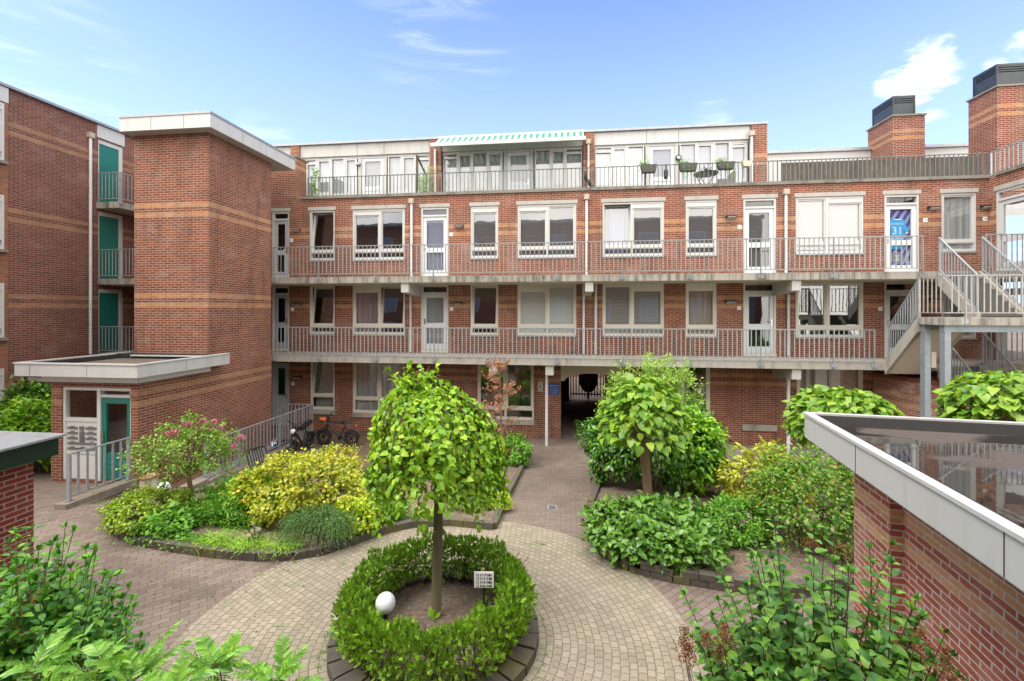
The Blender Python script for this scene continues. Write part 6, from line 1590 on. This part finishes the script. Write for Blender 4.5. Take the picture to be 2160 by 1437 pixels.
# ------------------------------------------------------------------ light: soft high sun from behind left, pale blue sky with some cloud
SUN_EL, SUN_AZ = R(58), R(232)                                       # azimuth of the sun, clockwise from +y
sd_ = Vector((sin(SUN_AZ)*cos(SUN_EL), cos(SUN_AZ)*cos(SUN_EL), sin(SUN_EL)))
sl = bpy.data.lights.new('sun', 'SUN'); so = bpy.data.objects.new('sun', sl); col.objects.link(so)
sl.energy = 1.5; sl.angle = R(24); sl.color = (1.0,.96,.90)
so.rotation_euler = (-sd_).to_track_quat('-Z','Y').to_euler(); so.location = (-10,-10,30)
wd = bpy.data.worlds.new('World'); sc.world = wd; wd.use_nodes = True; nt = wd.node_tree; nt.nodes.clear(); g = G(nt)
sky = g('TexSky'); sky.sky_type = 'NISHITA'; sky.sun_disc = False; sky.sun_elevation = SUN_EL; sky.sun_rotation = SUN_AZ
sky.air_density = 1.0; sky.dust_density = .6; sky.ozone_density = 1.6
dirv = g('TexCoord').outputs['Generated']
nrm_ = g('VectorMath', {0: dirv}, operation='NORMALIZE').outputs[0]
z = g('SeparateXYZ', {0: nrm_}).outputs[2]
cloud_col = (8.0,8.1,8.3)
def blob(px, py, a, soft):                                           # region of sky round one direction
    x, y = camw((px-CX)/F, 1); d = Vector((x,y,-(py-HY)/F)).normalized()
    dot = g('VectorMath', {0: nrm_, 1: tuple(d)}, operation='DOT_PRODUCT').outputs['Value']
    return g('MapRange', {0: dot, 1: cos(R(a+soft)), 2: cos(R(a)), 3: 0.0, 4: 1.0}, interpolation_type='SMOOTHSTEP').outputs[0]
n1 = g('TexNoise', {'Vector': g.map(nrm_, (5,5,15), rot=(0,R(8),0)), 'Scale': 2.0, 'Detail': 9.0, 'Roughness': .56, 'Distortion': .5}).outputs[0]
n2 = g('TexNoise', {'Vector': g.map(nrm_, (2.2,2.2,17), rot=(0,R(6),0), loc=(3,1,0)), 'Scale': 1.5, 'Detail': 8.0, 'Roughness': .6, 'Distortion': .8}).outputs[0]
big = g.math('ADD', blob(1950,168,.6,4.6), blob(2165,118,.4,2.6))
c1 = g('MapRange', {0: g.math('ADD', n1, g.math('MULTIPLY', big, .37)), 1: .70, 2: .95}, interpolation_type='SMOOTHSTEP').outputs[0]
c1 = g.math('MULTIPLY', c1, g.math('MINIMUM', big, 1.0))
wisp = g.math('ADD', g.math('ADD', blob(120,165,2,6), blob(930,50,2,8)), g.math('MULTIPLY', g.math('ADD', blob(560,285,.5,3), blob(1500,245,.5,2)), .9))
c2 = g('MapRange', {0: n2, 1: .44, 2: .78}, interpolation_type='SMOOTHSTEP').outputs[0]
c2 = g.math('MULTIPLY', g.math('MULTIPLY', c2, g.math('MINIMUM', wisp, 1.0)), .28)
veil = g('MapRange', {0: z, 1: .0, 2: .75, 3: .55, 4: .0}, interpolation_type='SMOOTHSTEP').outputs[0]
tint = g.mix(1.0, sky.outputs[0], (.86,.97,1.28), 'MULTIPLY')
c = g.mix(veil, tint, (4.6,5.7,7.8))
c = g.mix(g.math('MINIMUM', g.math('ADD', c1, c2), 1.0), c, cloud_col)
# unseen bright cloud added overhead and behind the camera as neutral fill light
xyz = g('SeparateXYZ', {0: nrm_}); n3 = g('TexNoise', {'Vector': nrm_, 'Scale': 2.6, 'Detail': 6.0}).outputs[0]
up_ = g('MapRange', {0: z, 1: .62, 2: .80}, interpolation_type='SMOOTHSTEP').outputs[0]
bh = g('MapRange', {0: xyz.outputs[1], 1: .05, 2: -.25}, interpolation_type='SMOOTHSTEP').outputs[0]
deck = g.math('MULTIPLY', g.math('MAXIMUM', up_, bh), g('MapRange', {0: n3, 1: .30, 2: .55, 3: .45, 4: 1.0}).outputs[0])
c = g.mix(deck, c, (15.5,14.8,13.8))
bg = g('Background', {'Color': c, 'Strength': .14})
o = g('OutputWorld'); nt.links.new(bg.outputs[0], o.inputs[0])
sc.view_settings.view_transform = 'Standard'; sc.view_settings.look = 'None'; sc.view_settings.gamma = 1; sc.view_settings.exposure = .82
sc.render.engine = 'CYCLES'
cy = sc.cycles; cy.use_denoising = True; cy.max_bounces = 7; cy.diffuse_bounces = 4; cy.glossy_bounces = 3; cy.transparent_max_bounces = 10; cy.transmission_bounces = 4; cy.caustics_reflective = False; cy.caustics_refractive = False
cy.sample_clamp_indirect = 6

# ------------------------------------------------------------------ groups of like things
GR = {'gallery_railing':'railings along the galleries','stair_railing':'railings of the outside staircase','terrace_railing':'railings round the roof terraces',
      'ramp_railing':'railings round the sunken ramp','balcony_railing':'railings of the top balcony','drainpipe':'drainpipes on the walls','wall_lamp':'lamps on the walls',
      'house_number_plate':'house number plates by the doors','notice_sign':'notices beside the archway','bamboo_plant':'bamboo pots on the terrace','railing_planter':'planter boxes on the terrace railing',
      'ramp_kerb':'concrete kerbs round the sunken ramp','bed_kerb':'stone edgings of the planting beds','ball_catalpa':'ball-headed catalpas in the court','mahonia':'mahonias along the bottom edge',
      'globe_lamp':'white globe garden lamps','fat_bike':'fat-tyred bikes by the ramp','cherry_laurel':'glossy laurels behind the ball catalpa','laurel_bush':'laurels beside the lodge',
      'grass_tuft':'low tufts along the left bed','perennial_plant':'perennials by the path','lavender_bush':'grassy mounds in the left bed','brick_shed':'flat-roofed brick sheds in the foreground'}
for o in list(bpy.data.objects):
    if o.parent is None and o.name.split('.')[0] in GR and o.get('label'): o['group'] = GR[o.name.split('.')[0]]
